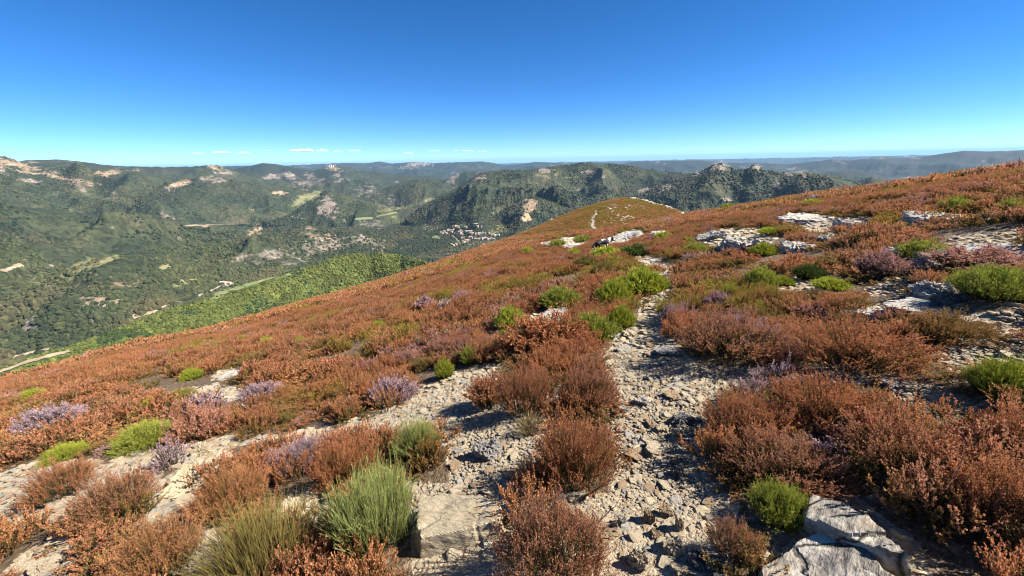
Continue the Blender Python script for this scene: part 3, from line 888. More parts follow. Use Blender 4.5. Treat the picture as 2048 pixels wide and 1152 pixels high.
# heather bushes that stand out by colour or stand alone: u, v foot, width, height, colour, label
HEATHERS = [
    (1150, 992, 190, 168, 0, "large rounded rusty heather bush standing alone left of the stony path"),
    (1175, 830, 130, 110, 2, "red brown heather bush at the left edge of the path"),
    (1050, 840, 130, 120, 0, "rusty heather bush above the upright stone, between gravel patches"),
    (1100, 1200, 250, 210, 2, "dark red heather bush at the bottom edge beside the flat beige slab"),
    (700, 990, 150, 130, 0, "rusty heather bush behind the pale green broom"),
    (600, 950, 130, 78, 4, "lilac flowering heather in front of the rusty bush in the foreground"),
    (790, 800, 100, 48, 4, "lilac flowering heather at the edge of the gravel strip"),
    (405, 880, 110, 70, 5, "pale pink heather bush above the tilted slab on the left"),
    (100, 850, 110, 42, 4, "lilac heather patch near the left edge of the slope"),
    (525, 800, 80, 34, 4, "lilac heather patch in the middle of the left slope"),
    (850, 608, 40, 16, 4, "lilac heather patch high on the left slope beside a pale stone"),
    (930, 592, 50, 12, 4, "faint lilac heather strip near the far left skyline"),
    (1500, 705, 150, 62, 4, "large lilac heather patch on the right of the path"),
    (1440, 608, 60, 26, 4, "small lilac heather right of the path above the large patch"),
    (1190, 800, 80, 40, 5, "pinkish white faded heather at the left edge of the path"),
    (1760, 545, 90, 46, 5, "faded pink heather bush below the right outcrop"),
    (1640, 640, 110, 26, 5, "pale pink heather strip left of the long white rock"),
    (330, 1170, 180, 150, 1, "bright orange heather bush at the bottom left"),
    (240, 1040, 150, 110, 2, "brownish heather bush below the gravel on the left"),
    (130, 1000, 120, 90, 2, "dull red heather bush near the left edge, lower of two"),
    (470, 1040, 150, 110, 1, "orange and pink heather bush left of the olive tuft"),
    (1460, 740, 240, 110, 2, "dense red brown heather mass overhanging the right edge of the path"),
    (1700, 760, 260, 110, 0, "broad rusty heather mound right of the lilac patch"),
    (1490, 900, 180, 110, 2, "reddish heather bush on the right edge of the path"),
    (1640, 880, 230, 130, 0, "tall heather bush with pale tips on the right of the path"),
    (1560, 990, 240, 110, 2, "low pink tipped heather behind the spiky broom and slab"),
    (1820, 990, 280, 140, 2, "wide pink tipped heather bush right of the cracked slab"),
    (1985, 1090, 190, 190, 0, "dark green heather bush with rusty tips at the lower right corner"),
    (1460, 1130, 110, 95, 2, "shaded dark heather bush left of the cracked grey slab"),
    (2010, 930, 130, 120, 2, "red heather bush at the right edge below the yellow green broom"),
    (1970, 545, 190, 48, 5, "rosy heather strip along the dark outcrop at the right edge"),
    (1900, 690, 160, 62, 3, "brown heather bush in front of the long white rock"),
    (1100, 700, 200, 70, 0, "rusty heather mound between the white boulder and the path"),
    (1070, 985, 105, 66, 2, "low dull heather at the left foot of the large rounded rusty bush"),
    (985, 815, 110, 72, 0, "rusty heather bush between the gravel strip and the upright stone"),
]
HB = {}
def heather_mesh(c, lod):
    if (c, lod) not in HB:
        n, sh, fl, ln, w, rd = ((300, 6, 24, 0.0125, 0.0042, 0.0016), (260, 4, 14, 0.028, 0.0085, 0.0034), (160, 2, 9, 0.075, 0.02, 0.008))[lod]
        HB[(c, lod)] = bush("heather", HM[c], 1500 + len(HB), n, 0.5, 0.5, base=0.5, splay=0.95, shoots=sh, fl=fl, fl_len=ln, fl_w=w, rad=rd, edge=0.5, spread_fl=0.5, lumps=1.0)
    return HB[(c, lod)]
def build_heathers():
    for u, v, w, h, c, lab in HEATHERS:
        if lab is None:
            continue
        d = depth(hit(u, v))
        place_plant(heather_mesh(c, 0 if d < 3.6 else 1 if d < 12 else 2), "heather_bush", u, v, w * 1.06, h * 0.88, 0.5, 0.5, lab, "heather bush", "heather bushes that stand out", squash=0.75, yaw=None)
build_heathers()

# ------------------------------------------------------------------ rocks
def rock_mat(name, cols, lichen=0.5, sc=6.0, strata=9.0, orange=0.0, turn=0.0, stretch=1.2, cracks=0.55, wave=0.6, bumpy=0.9):
    m = NT(name)
    tc = m.n("ShaderNodeTexCoord").outputs["Object"]
    oi = m.n("ShaderNodeObjectInfo")
    off = m.n("ShaderNodeVectorMath", operation='ADD')
    cb = m.n("ShaderNodeCombineXYZ")
    for i in range(3):
        m.l(m.math('MULTIPLY', oi.outputs["Random"], 37.0 + 11 * i), cb.inputs[i])
    m.l(tc, off.inputs[0])
    m.l(cb.outputs[0], off.inputs[1])
    V = off.outputs[0]
    rot = m.n("ShaderNodeMapping")
    rot.inputs["Rotation"].default_value = (0, 0, R(turn))
    m.l(V, rot.inputs["Vector"])
    lay = m.noise(m.scale_vec(rot.outputs[0], (stretch, strata * 0.8, strata)), sc, 5, 0.65, wave)
    blot = m.noise(V, sc * 0.9, 6, 0.65)
    c = m.ramp(lay, [(0.25, cols[0]), (0.45, cols[1]), (0.58, cols[2]), (0.75, cols[1])])
    lc = m.ramp(blot, [(0.50, 0.0), (0.60, lichen)])
    c = m.mix(lc, c, cols[3])
    if orange:
        c = m.mix(m.ramp(m.noise(V, sc * 0.5, 4), [(0.56, 0.0), (0.68, orange)]), c, (0.42, 0.22, 0.07))
    crack = m.n("ShaderNodeTexVoronoi", feature='DISTANCE_TO_EDGE')
    crack.inputs["Scale"].default_value = sc * 0.35
    m.l(m.mix(0.12, m.scale_vec(V, (1, 2.0, 1)), m.noise(V, sc, 3), 'ADD'), crack.inputs["Vector"])
    if cracks > 0.7:
        c = m.mix(m.ramp(crack.outputs["Distance"], [(0.008, 0.85), (0.025, 0.0)]), c, (0.02, 0.018, 0.015))
    m.l(c, m.b.inputs["Base Color"])
    hgt = m.math('ADD', m.math('MULTIPLY', lay, 1.0), m.math('ADD', m.math('MULTIPLY', m.ramp(crack.outputs["Distance"], [(0.0, 0.0), (0.035, 1.0)]), cracks), m.math('MULTIPLY', m.noise(V, sc * 7, 4), 0.35)))
    m.bump(hgt, bumpy, 0.02)
    return m.m

RM = {
    'grey': rock_mat("grey_schist", [(0.05, 0.047, 0.043), (0.24, 0.22, 0.20), (0.38, 0.36, 0.33), (0.52, 0.50, 0.45)], 0.7, 7.0),
    'white': rock_mat("lichen_white_rock", [(0.06, 0.053, 0.046), (0.34, 0.31, 0.265), (0.45, 0.415, 0.36), (0.54, 0.51, 0.45)], 0.8, 5.0, 3.0),
    'beige': rock_mat("beige_gneiss", [(0.12, 0.095, 0.06), (0.28, 0.23, 0.155), (0.38, 0.32, 0.22), (0.44, 0.39, 0.29)], 0.3, 5.0, 12.0, 0.4, 35.0, 1.0, 0.0, 1.2, 0.4),
    'slab': rock_mat("cracked_slab", [(0.05, 0.045, 0.038), (0.17, 0.15, 0.125), (0.27, 0.245, 0.205), (0.42, 0.385, 0.325)], 0.75, 8.0, 4.5, 0.2, -42.0, 1.0, 0.75, 0.3, 0.7),
    'path': rock_mat("path_stone", [(0.32, 0.245, 0.155), (0.48, 0.395, 0.275), (0.56, 0.475, 0.345), (0.61, 0.535, 0.41)], 0.5, 9.0, 3.0, 0.3),
    'dark': rock_mat("dark_slate", [(0.04, 0.04, 0.04), (0.11, 0.11, 0.11), (0.18, 0.18, 0.18), (0.34, 0.33, 0.30)], 0.4, 7.0, 8.0),
    'tan': rock_mat("tan_stone", [(0.20, 0.125, 0.07), (0.35, 0.245, 0.15), (0.43, 0.315, 0.205), (0.48, 0.39, 0.28)], 0.4, 9.0, 3.0, 0.3),
}
_ico = {}
def ico(n):
    if n not in _ico:
        bm = bmesh.new()
        bmesh.ops.create_icosphere(bm, subdivisions=n, radius=1.0)
        v = np.array([x.co for x in bm.verts])
        f = np.array([[x.index for x in p.verts] for p in bm.faces])
        bm.free()
        _ico[n] = (v, f)
    return _ico[n]

def n3(p, s, seed):
    a = fbm(p[:, 0] * s + p[:, 2] * s * 0.7, p[:, 1] * s - p[:, 2] * s * 0.4, seed, 4)
    b = fbm(p[:, 1] * s + 4.1, p[:, 2] * s * 1.6 + p[:, 0] * s * 0.3, seed + 9, 4)
    return a + b - 1.0

def poly_rock(name, planes, mat, detail=4, rough=0.05, strata=0.0, seed=0, scale=(1, 1, 1), split=0.0):
    """star-shaped stone bounded by planes (n, d), roughened and layered."""
    d, f = ico(detail)
    N = unit(np.array([p[0] for p in planes], float))
    D = np.array([p[1] for p in planes], float)
    dn = d @ N.T
    t = np.where(dn > 1e-4, D[None] / np.maximum(dn, 1e-4), 1e9).min(1)
    v = d * t[:, None]
    v = v + d * (n3(v, 2.2, seed) * rough * 1.6 + n3(v, 7.0, seed + 3) * rough * 0.6)[:, None]
    if split:
        q1 = fbm(v[:, 0] * 1.5 + v[:, 2] * 0.8 + seed * 3.1, v[:, 1] * 2.6 - v[:, 2] * 0.5, seed + 11, 3)
        q2 = fbm(v[:, 0] * 3.2 - v[:, 1] * 1.1 + seed, v[:, 1] * 3.4 + v[:, 2] * 1.7, seed + 13, 3)
        cut = np.maximum(sstep(0.86, 1.0, 1 - np.abs(2 * q1 - 1)), 0.6 * sstep(0.86, 1.0, 1 - np.abs(2 * q2 - 1)))
        v = v * (1 - split * cut)[:, None]
        step = np.floor(fbm(v[:, 0] * 1.3 + 7, v[:, 1] * 1.9 + seed, seed + 17, 2) * 6) / 6
        if split > 0.1:
            v[:, 2] *= np.where(v[:, 2] > 0, 0.55 + 0.85 * step, 1)
    if strata:
        ph = v[:, 2] * 14 + n3(v, 1.3, seed + 5) * 4
        v[:, :2] *= (1 + strata * (np.abs((ph % 1) - 0.5) - 0.25))[:, None]
        top = v[:, 2] > 0
        st2 = np.floor((v[:, 0] * 0.6 + v[:, 1] * 2.2 + n3(v, 1.1, seed + 7) * 1.6) * 3.0)
        v[:, 2] += np.where(top, strata * 0.5 * (_hash(st2, np.zeros_like(st2), seed) - 0.5), 0)
    return mesh_np(name, v * np.array(scale), f, mat, None, False)

def rand_planes(seed, n=13, flat=0.5):
    g = np.random.default_rng(seed)
    out = [((0.08 * g.normal(), 0.08 * g.normal(), 1), flat * (0.8 + 0.3 * g.random())), ((0, 0, -1), flat)]
    for i in range(n):
        a = 2 * np.pi * (i + 0.7 * g.random()) / n
        out.append(((math.cos(a), math.sin(a), g.normal() * 0.45), 0.72 + 0.33 * g.random()))
    return out

ROCKS = {}
def rock_mesh(kind, var, flat):
    k = (kind, var, flat)
    if k not in ROCKS:
        ROCKS[k] = poly_rock("rock", rand_planes(2000 + var * 17 + int(flat * 10), 8 + var % 3 * 2, flat), RM[kind], 5, 0.17, 0.14, var, split=0.3)
    return ROCKS[k]

def place_rock(name, u, v, w, h, kind, label, cat="rock", group=None, flat=0.5, tilt=(0, 0), yaw=0.0, var=None, deep=0.8, keep=0.45, aspect=None):
    """u, v: middle of the visible foot; w, h: visible size in pixels."""
    can = canopy(u, v)
    p = hit(u, v, up=can)
    d = depth(p)
    px = d / F
    rx = w * px / 2
    el = math.atan2(-p.z, math.hypot(p.x, p.y))
    # how much of the seen height is the top face lying back, how much the standing front
    ry = rx * deep
    hz = max((h * px - 2 * ry * math.sin(el) * 0.8) / math.cos(el), rx * 0.16) * 0.7 + can * 0.45
    fw = Vector((p.x, p.y, 0)).normalized()
    c = p + fw * ry * 0.8
    c.z = float(h_near(c.x, c.y))
    var = (int(u) * 7 + int(v)) % 7 if var is None else var
    o = link(name, rock_mesh(kind, var, flat), loc=(c.x, c.y, c.z + hz * 0.12), scale=(rx, ry, hz * 0.85 / flat))
    o.rotation_euler = (R(tilt[0]), R(tilt[1]), -math.atan2(p.x, p.y) + R(yaw))
    tag(o, label, cat, group)
    KEEP_OUT.append((c.x, c.y, rx * keep))
    return o

ROCK_LIST = [  # u, v foot, w, h, kind, label, flat, tilt, yaw
    (1483, 490, 88, 34, 'white', "tall white lichen boulder with a dark left face on the ridge", .7, (0, 12), 0),
    (1528, 484, 44, 20, 'white', "smaller white boulder to the right of the tall one on the ridge", .6, (0, 8), 0),
    (1422, 482, 60, 24, 'grey', "grey sloping ledge left of the tall white boulder", .5, (0, -14), 10),
    (1320, 468, 44, 14, 'white', "low white rock with a black underside further down the ridge", .6, (0, 0), 0),
    (1252, 474, 76, 9, 'grey', "slanting grey rock ledge behind the dog", .3, (0, -16), 20),
    (1616, 447, 96, 20, 'white', "long pale rock outcrop under the right skyline", .4, (0, -4), 0),
    (1708, 462, 64, 26, 'white', "pale layered rock outcrop right of the long one", .5, (0, 6), 0),
    (1655, 470, 60, 16, 'grey', "grey layered rock between two pale outcrops", .4, (0, -8), 10),
    (1595, 488, 70, 14, 'white', "flat pale rock strip below the outcrops", .3, (0, -4), 0),
    (1866, 432, 110, 14, 'white', "thin white rock band high on the right slope", .3, (0, -4), 0),
    (1782, 410, 44, 8, 'white', "thin pale rock on the right skyline beside the standing stone", .3, (0, -4), 0),
    (1705, 392, 30, 6, 'white', "small pale rock at the right skyline", .4, (0, 0), 0),
    (1618, 424, 40, 7, 'white', "small flat pale rock above the long outcrop", .3, (0, 0), 0),
    (1950, 520, 250, 40, 'grey', "large dark layered outcrop at the right edge in shade", .3, (0, -12), 14),
    (1850, 505, 120, 26, 'grey', "low grey shelf of rock left of the large dark outcrop", .3, (0, -8), 5),
    (1862, 592, 72, 46, 'white', "mottled white and black lichen boulder beside the wide green broom", .7, (0, 0), 0),
    (1900, 606, 54, 34, 'dark', "dark boulder between the lichen boulder and the wide broom", .7, (0, 0), 0),
    (1748, 640, 100, 34, 'white', "left half of the long white rock on the right slope", .4, (0, -5), 0),
    (1850, 636, 140, 24, 'white', "long white rock top behind brown heather on the right", .35, (0, -4), 0),
    (1044, 668, 64, 28, 'white', "white boulder with a shaded left side on the left slope", .6, (0, 0), 0),
    (1112, 634, 66, 20, 'white', "low white rocks between two green broom mounds", .4, (0, -10), 15),
    (1232, 676, 30, 14, 'white', "small white stone at the foot of the wide broom by the path", .6, (0, 0), 0),
    (456, 754, 40, 14, 'white', "white rock showing through heather on the left slope", .5, (0, -10), 0),
    (892, 609, 28, 10, 'white', "pale stone in front of a green tuft on the left slope", .4, (0, 0), 0),
    (980, 914, 56, 54, 'grey', "upright grey stone with a dark left face standing in gravel", .9, (8, -10), 10),
    (403, 912, 42, 30, 'beige', "thin tilted pale slab leaning above the beige slab", .4, (25, -18), -25),
    (395, 985, 120, 70, 'beige', "long beige slab lying along the gravel on the left", .3, (0, -10), 28),
    (600, 1040, 100, 70, 'beige', "pale weathered rock behind the olive tuft", .5, (0, 0), 0),
    (352, 935, 22, 14, 'path', "small pale stone at the upper end of the long beige slab", .5, (0, 0), 0),
    (440, 925, 60, 22, 'path', "pale flat stones right of the tilted slab", .4, (0, -8), 20),
    (100, 945, 26, 14, 'white', "white stone in the gravel near the left edge", .6, (0, 0), 0),
    (40, 1150, 52, 34, 'path', "pale stone in the bottom left corner, left of a pair", .5, (0, -20), 20),
    (92, 1140, 44, 34, 'path', "angular pale stone in the bottom left corner, right of a pair", .6, (0, 10), 30),
    (120, 1090, 62, 24, 'path', "flat pale stone above the bottom left pair", .4, (0, -20), 25),
    (325, 1135, 42, 30, 'path', "pale stone beside the bright orange heather", .5, (0, -10), 0),
    (370, 1010, 34, 26, 'path', "white stone lying below the long beige slab", .6, (0, 0), 0),
    (1396, 432, 18, 8, 'white', "white stone on the right skyline near the valley, right of a pair", .7, (0, 0), 0),
    (1371, 438, 16, 8, 'white', "white stone on the right skyline near the valley, left of a pair", .7, (0, 0), 0),
    (1092, 490, 30, 11, 'white', "white stones among broom on the far left slope", .5, (0, 0), 0),
    (1143, 492, 42, 12, 'white', "pale rock beside green broom up the ridge", .4, (0, 0), 0),
    (834, 545, 8, 5, 'white', "tiny white stone on the left skyline", .7, (0, 0), 0),
    (1108, 438, 22, 4, 'white', "small pale stone on the far skyline of the hilltop", .5, (0, 0), 0),
    (1790, 775, 60, 18, 'grey', "grey shaded slab behind heather on the right", .3, (0, -6), 0),
]
for (u, v, w, h, k, lab, fl, tl, yw) in ROCK_LIST:
    place_rock("rock", u, v, w, h, k, lab, "rock", "rocks on the heath", fl, tl, yw)

def slab(name, outline, top, mat, label, rough=0.02, strata=0.03, tilt=0.0, seed=0, detail=6, bottom=0.12, split=0.06):
    """a big flat rock whose outline (pixels on its top face) is laid at its real height."""
    P = [hit(u, v, up=top) for u, v in outline]
    c = sum(P, Vector()) / len(P)
    planes = []
    n = len(P)
    pts = np.array([(p - c)[:] for p in P])
    A = np.c_[pts[:, :2], np.ones(n)]
    sol = np.linalg.lstsq(A, pts[:, 2], rcond=None)[0]
    c2 = c.copy()
    half = (top + bottom) / 2
    planes.append(((-sol[0], -sol[1], 1), half))
    planes.append(((sol[0], sol[1], -1), half))
    for i in range(n):
        a, b = pts[i], pts[(i + 1) % n]
        nx, ny = (b - a)[1], -(b - a)[0]
        l = math.hypot(nx, ny)
        nx, ny = nx / l, ny / l
        d = nx * a[0] + ny * a[1]
        if d < 0:
            nx, ny, d = -nx, -ny, -d
        planes.append(((nx, ny, 0.12), d + half * 0.06))
    c2.z -= half
    me = poly_rock(name, planes, mat, detail, rough, strata, seed, split=split)
    o = link(name, me, loc=c2)
    tag(o, label, "rock", "rocks on the heath")
    KEEP_OUT.append((c.x, c.y, max(np.hypot(pts[:, 0], pts[:, 1])) * 0.5))
    return o
slab("rock_slab", [(1512, 1130), (1600, 1066), (1660, 1052), (1740, 1090), (1850, 1200), (1700, 1270), (1530, 1230)], 0.08, RM['slab'], "lower left piece of the big cracked grey slab at the bottom right", 0.035, 0.07, seed=3)
slab("rock_slab", [(1616, 1042), (1628, 986), (1700, 1004), (1775, 1056), (1838, 1122), (1748, 1108), (1664, 1062)], 0.10, RM['slab'], "upper right piece of the big cracked grey slab, under the pink tipped heather", 0.04, 0.07, seed=6)
slab("rock_slab", [(838, 1000), (910, 973), (950, 985), (1000, 986), (1012, 1018), (1000, 1050), (930, 1062), (846, 1086), (832, 1050)], 0.12, RM['beige'], "big flat beige slab with wavy grain and an orange front edge", 0.02, 0.04, seed=8)

# standing marker stone and bleached dead branch
place_rock("standing_stone", 1769, 412, 6, 14, 'white', "thin upright white stone standing on the right skyline", "stone", None, .9, (0, 12), 0, deep=1.0)

# stones of the path one can tell apart
PATH_STONES = [  # u, v, w, h, kind, label
    (1200, 1078, 72, 40, 'tan', "flat square tan stone with a stick shadow at the lower left of the path"),
    (1195, 1130, 44, 56, 'tan', "wedge shaped tan stone below the flat square one"),
    (1275, 1135, 46, 44, 'path', "pale angular boulder split in two at the bottom of the path"),
    (1345, 1110, 44, 40, 'path', "rounded pale stone with rough top near the bottom of the path"),
    (1392, 1136, 46, 36, 'dark', "blue grey stone in the shade at the bottom of the path"),
    (1355, 1150, 38, 28, 'path', "pale stone at the bottom edge of the path centre"),
    (1430, 1150, 50, 34, 'dark', "grey shaded stone at the bottom edge right of the path"),
    (1352, 955, 30, 34, 'dark', "dark pointed stone with light streaks in mid path"),
    (1366, 850, 48, 34, 'dark', "dark blue slate block half in the shade of the heather"),
    (1272, 916, 46, 22, 'tan', "tan stone with a smooth top in the upper left of the near path"),
    (1306, 912, 36, 22, 'path', "smooth pale oval stone right of the smooth tan one"),
    (1310, 900, 40, 16, 'path', "flat grey beige stone above the pale oval one"),
    (1285, 810, 34, 22, 'white', "bright white boulder in the middle of the path"),
    (1248, 826, 24, 20, 'white', "white stone at the left edge of the path below the bright boulder"),
    (1302, 852, 24, 14, 'tan', "small yellowish stone in mid path"),
    (1283, 865, 18, 9, 'tan', "small orange stone left of the yellowish one"),
    (1325, 862, 28, 18, 'path', "pale lump of stone beside the yellowish stone"),
    (1350, 875, 22, 20, 'path', "small upright beige stone beside the slate block"),
    (1410, 875, 40, 24, 'grey', "grey stone half under heather at the right of the path"),
    (1345, 795, 44, 18, 'tan', "flat beige stone at the fork of the path"),
    (1345, 925, 34, 18, 'tan', "tan flat stone left of shaded gravel"),
    (1330, 933, 24, 18, 'white', "white angular stone beside the tan flat one"),
    (1296, 1045, 28, 32, 'tan', "tan blocky stone with a dark left side low in the path"),
    (1333, 1035, 26, 24, 'tan', "tan cube of stone in the lower path"),
    (1358, 1062, 22, 38, 'path', "pale pointed stone low in the path beside the shade"),
    (1312, 1075, 30, 20, 'tan', "brownish stone low in the path"),
    (1130, 1030, 40, 34, 'tan', "tan stone at the top of the stones left of the path"),
    (1160, 1048, 38, 32, 'tan', "brown grey stone touching the flat square tan one"),
    (1148, 1005, 26, 18, 'path', "pale stone at the foot of the big rusty heather"),
    (1212, 1105, 26, 18, 'path', "pale stone below the flat square tan one"),
    (1230, 1058, 14, 22, 'white', "slim white stone standing beside the flat square tan one"),
    (1245, 1048, 18, 22, 'white', "second slim white stone beside the flat square tan one"),
    (1258, 672, 36, 16, 'path', "flat pale stone on the far path beside the wide broom"),
    (1250, 702, 34, 14, 'white', "white stone on the left of the path below the wide broom"),
    (1340, 703, 50, 16, 'grey', "streaked grey slab under the right heather edge of the path"),
    (1302, 690, 30, 12, 'tan', "tan slab in the middle of the far path"),
    (1330, 552, 46, 10, 'grey', "flat step of grey rock across the path bend"),
    (1338, 541, 30, 6, 'white', "pale flat stone where the path goes out of sight"),
    (1280, 640, 40, 8, 'tan', "flat tan stone in the far path"),
    (912, 935, 30, 16, 'tan', "tan stone left of the upright grey stone"),
    (918, 905, 22, 12, 'white', "white stone above left of the upright grey stone"),
    (700, 850, 40, 14, 'path', "pale stone on the gravel strip behind the lilac heather"),
    (620, 868, 30, 14, 'beige', "beige stone at the left end of the gravel strip"),
    (1100, 838, 50, 20, 'path', "pale stones on gravel behind the straw tuft"),
    (1125, 792, 46, 26, 'grey', "grey rock half hidden between two heather bushes left of the path"),
]
for i, (u, v, w, h, k, lab) in enumerate(PATH_STONES):
    place_rock("path_stone", u, v, w, h, k, lab, "stone", "stones of the path", 0.45, ((i * 37) % 17 - 8, (i * 53) % 21 - 10), (i * 71) % 180, keep=0.0, deep=0.75)

# ------------------------------------------------------------------ heather cover
def make_heather():
    X, Y, Z, RT, SC, ID = [], [], [], [], [], []
    for lod, (r0, r1, cell, s0) in enumerate(((0.95, 6.0, 0.145, 1.0), (6.0, 26.0, 0.25, 1.0), (26.0, 62.0, 0.46, 0.85), (62.0, 190.0, 0.85, 1.35))):
        x, y, r, th = jitter_points(r0, r1, cell)
        z = h_near(x, y)
        u, v, d = project(x, y, z)
        k = (u > -420) & (u < 2500) & (v < 1420)
        k &= (r < np.interp(th, _g, _Rg) + 14) | (r > 90)
        # the far hill: sparse over its stony, grassy left face
        hill = (r > 95)
        k &= ~bare_mask(u + rng.normal(size=u.shape) * 5, v + rng.normal(size=u.shape) * 2)
        reach = (0.14, 0.14, 0.1, 0.1)[lod] * F / d
        hold = rng.random(u.shape) < 0.85
        for du, dv in ((1, 0), (-1, 0), (0, 0.45), (0, -0.45)):
            k &= ~(bare_mask(u + du * reach, v + dv * reach) & hold)
        gap = fbm(x * 0.9, y * 0.9, 140, 3)
        k &= (gap > 0.30 + 0.08 * rng.random(u.shape)) | (r > 60)
        side = fbm(x * 0.35 + 9, y * 0.35, 150, 3)
        for kx, ky, kr in KEEP_OUT:
            if abs(math.hypot(kx, ky) - (r0 + r1) / 2) < (r1 - r0) / 2 + 2:
                k &= (x - kx) ** 2 + (y - ky) ** 2 > kr * kr
        x, y, z, r, u, v, side = (q[k] for q in (x, y, z, r, u, v, side))
        n = len(x)
        # colour families by place
        q = 0.5 * fbm(x * 0.22, y * 0.22, 160, 3) + 0.5 * fbm(x * 0.9, y * 0.9, 165, 2) + rng.normal(size=n) * 0.08
        right = sstep(1150, 1500, u)
        c = np.where(q < 0.42, 1, np.where(q < 0.60, 0, 2))
        c = np.where((rng.random(n) < 0.42 * right) & (c != 2), 2, c)
        c = np.where(rng.random(n) < 0.25 + 0.12 * right, 3, c)
        lil = fbm(x * 0.5 + 31, y * 0.5, 170, 2)
        c = np.where((lil > 0.80) & (rng.random(n) < 0.35), 4, c)
        c = np.where((lil < 0.24) & (rng.random(n) < 0.5), 5, c)
        yg = fbm(x * 0.4 - 17, y * 0.4, 180, 3)
        c = np.where((yg > 0.66) & (rng.random(n) < 0.7) & (r > 5), 6, c)
        gh = np.exp(-(((u - 1205) / 55) ** 2 + ((v - 430) / 25) ** 2)) + np.exp(-(((u - 1290) / 45) ** 2 + ((v - 408) / 9) ** 2))
        c = np.where((r > 85) & (rng.random(n) < gh * 0.8), 6, c)
        c = np.where((r > 85) & (c != 6), np.where(rng.random(n) < 0.34, 6, 1), c)
        cl = worley(x / 0.75 + 0.25 * fbm(x * 3, y * 3, 77, 2), y / 0.75, 300)
        edge = sstep(0.34, 0.62, cl)
        c = np.where((rng.random(n) < edge * 0.6) & (c < 4) & (r < 70), 3, c)  # olive at clump edges: shadow between the clumps put into the colour
        hs_ = (1.18 - 0.75 * edge) * (0.62 + 0.75 * side + 0.15 * rng.normal(size=n)) * np.where(c == 3, 0.8, 1)
        hs_ = np.where(r > 95, hs_ * 0.8, hs_)
        s = s0 * (0.85 + 0.35 * rng.random(n))
        X.append(x); Y.append(y); Z.append(z - 0.02)
        RT.append(np.stack([rng.normal(size=n) * 0.09, rng.normal(size=n) * 0.09, rng.random(n) * 6.28], -1))
        SC.append(np.stack([s, s, s0 ** 0.3 * np.clip(hs_, 0.45, 1.5)], -1))
        base = (0, NV, 2 * NV, 2 * NV)[lod]
        ID.append(c * 3 * NV + base + rng.integers(0, NV, n))
    pts = np.stack([np.concatenate(X), np.concatenate(Y), np.concatenate(Z)], -1)
    print("heather tufts", len(pts))
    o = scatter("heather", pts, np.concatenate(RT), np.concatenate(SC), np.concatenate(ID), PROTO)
    tag(o, "low rusty heather covering the ridge", "heather", None, "stuff")

# ------------------------------------------------------------------ gravel
GRAV = bpy.data.collections.new("gravel_stones")
for i in range(12):
    me = poly_rock("pebble", rand_planes(4000 + i, 6 + i % 3, 0.38 + 0.03 * (i % 5)), RM[('path', 'path', 'tan', 'path', 'path', 'beige', 'path', 'tan', 'path', 'white', 'path', 'grey')[i]], 2, 0.05, 0.0, i)
    GRAV.objects.link(bpy.data.objects.new("pebble.%03d" % i, me))

def make_gravel():
    P, RT, SC = [], [], []
    for r0, r1, cell, s0, s1 in ((0.9, 4.2, 0.019, 0.005, 0.017), (0.9, 4.2, 0.075, 0.018, 0.046), (4.2, 11, 0.06, 0.018, 0.05), (11, 30, 0.2, 0.05, 0.13), (30, 70, 0.4, 0.08, 0.22)):
        x, y, r, th = jitter_points(r0, r1, cell)
        z = h_near(x, y)
        u, v, d = project(x, y, z)
        n = len(x)
        k = (u > -200) & (u < 2300) & (v < 1300) & bare_mask(u + rng.normal(size=n) * 5, v + rng.normal(size=n) * 2.5)
        k &= (fbm(x * 3.1, y * 3.1, 210, 3) > (0.42 if cell > 0.05 else 0.28)) | (rng.random(n) < 0.4)
        x, y, z = x[k], y[k], z[k]
        n = len(x)
        s = s0 + (s1 - s0) * rng.random(n) ** 2.2
        P.append(np.stack([x, y, z - 0.006], -1))
        RT.append(np.stack([rng.normal(size=n) * 0.14, rng.normal(size=n) * 0.14, rng.random(n) * 6.28], -1))
        SC.append(s[:, None] * np.stack([0.9 + 0.5 * rng.random(n), 0.7 + 0.4 * rng.random(n), 0.35 + 0.45 * rng.random(n)], -1))
    P = np.concatenate(P)
    print("gravel", len(P))
    tag(scatter("gravel", P, np.concatenate(RT), np.concatenate(SC), rng.integers(0, 12, len(P)), GRAV), "pale angular gravel on the path", "gravel", None, "stuff")

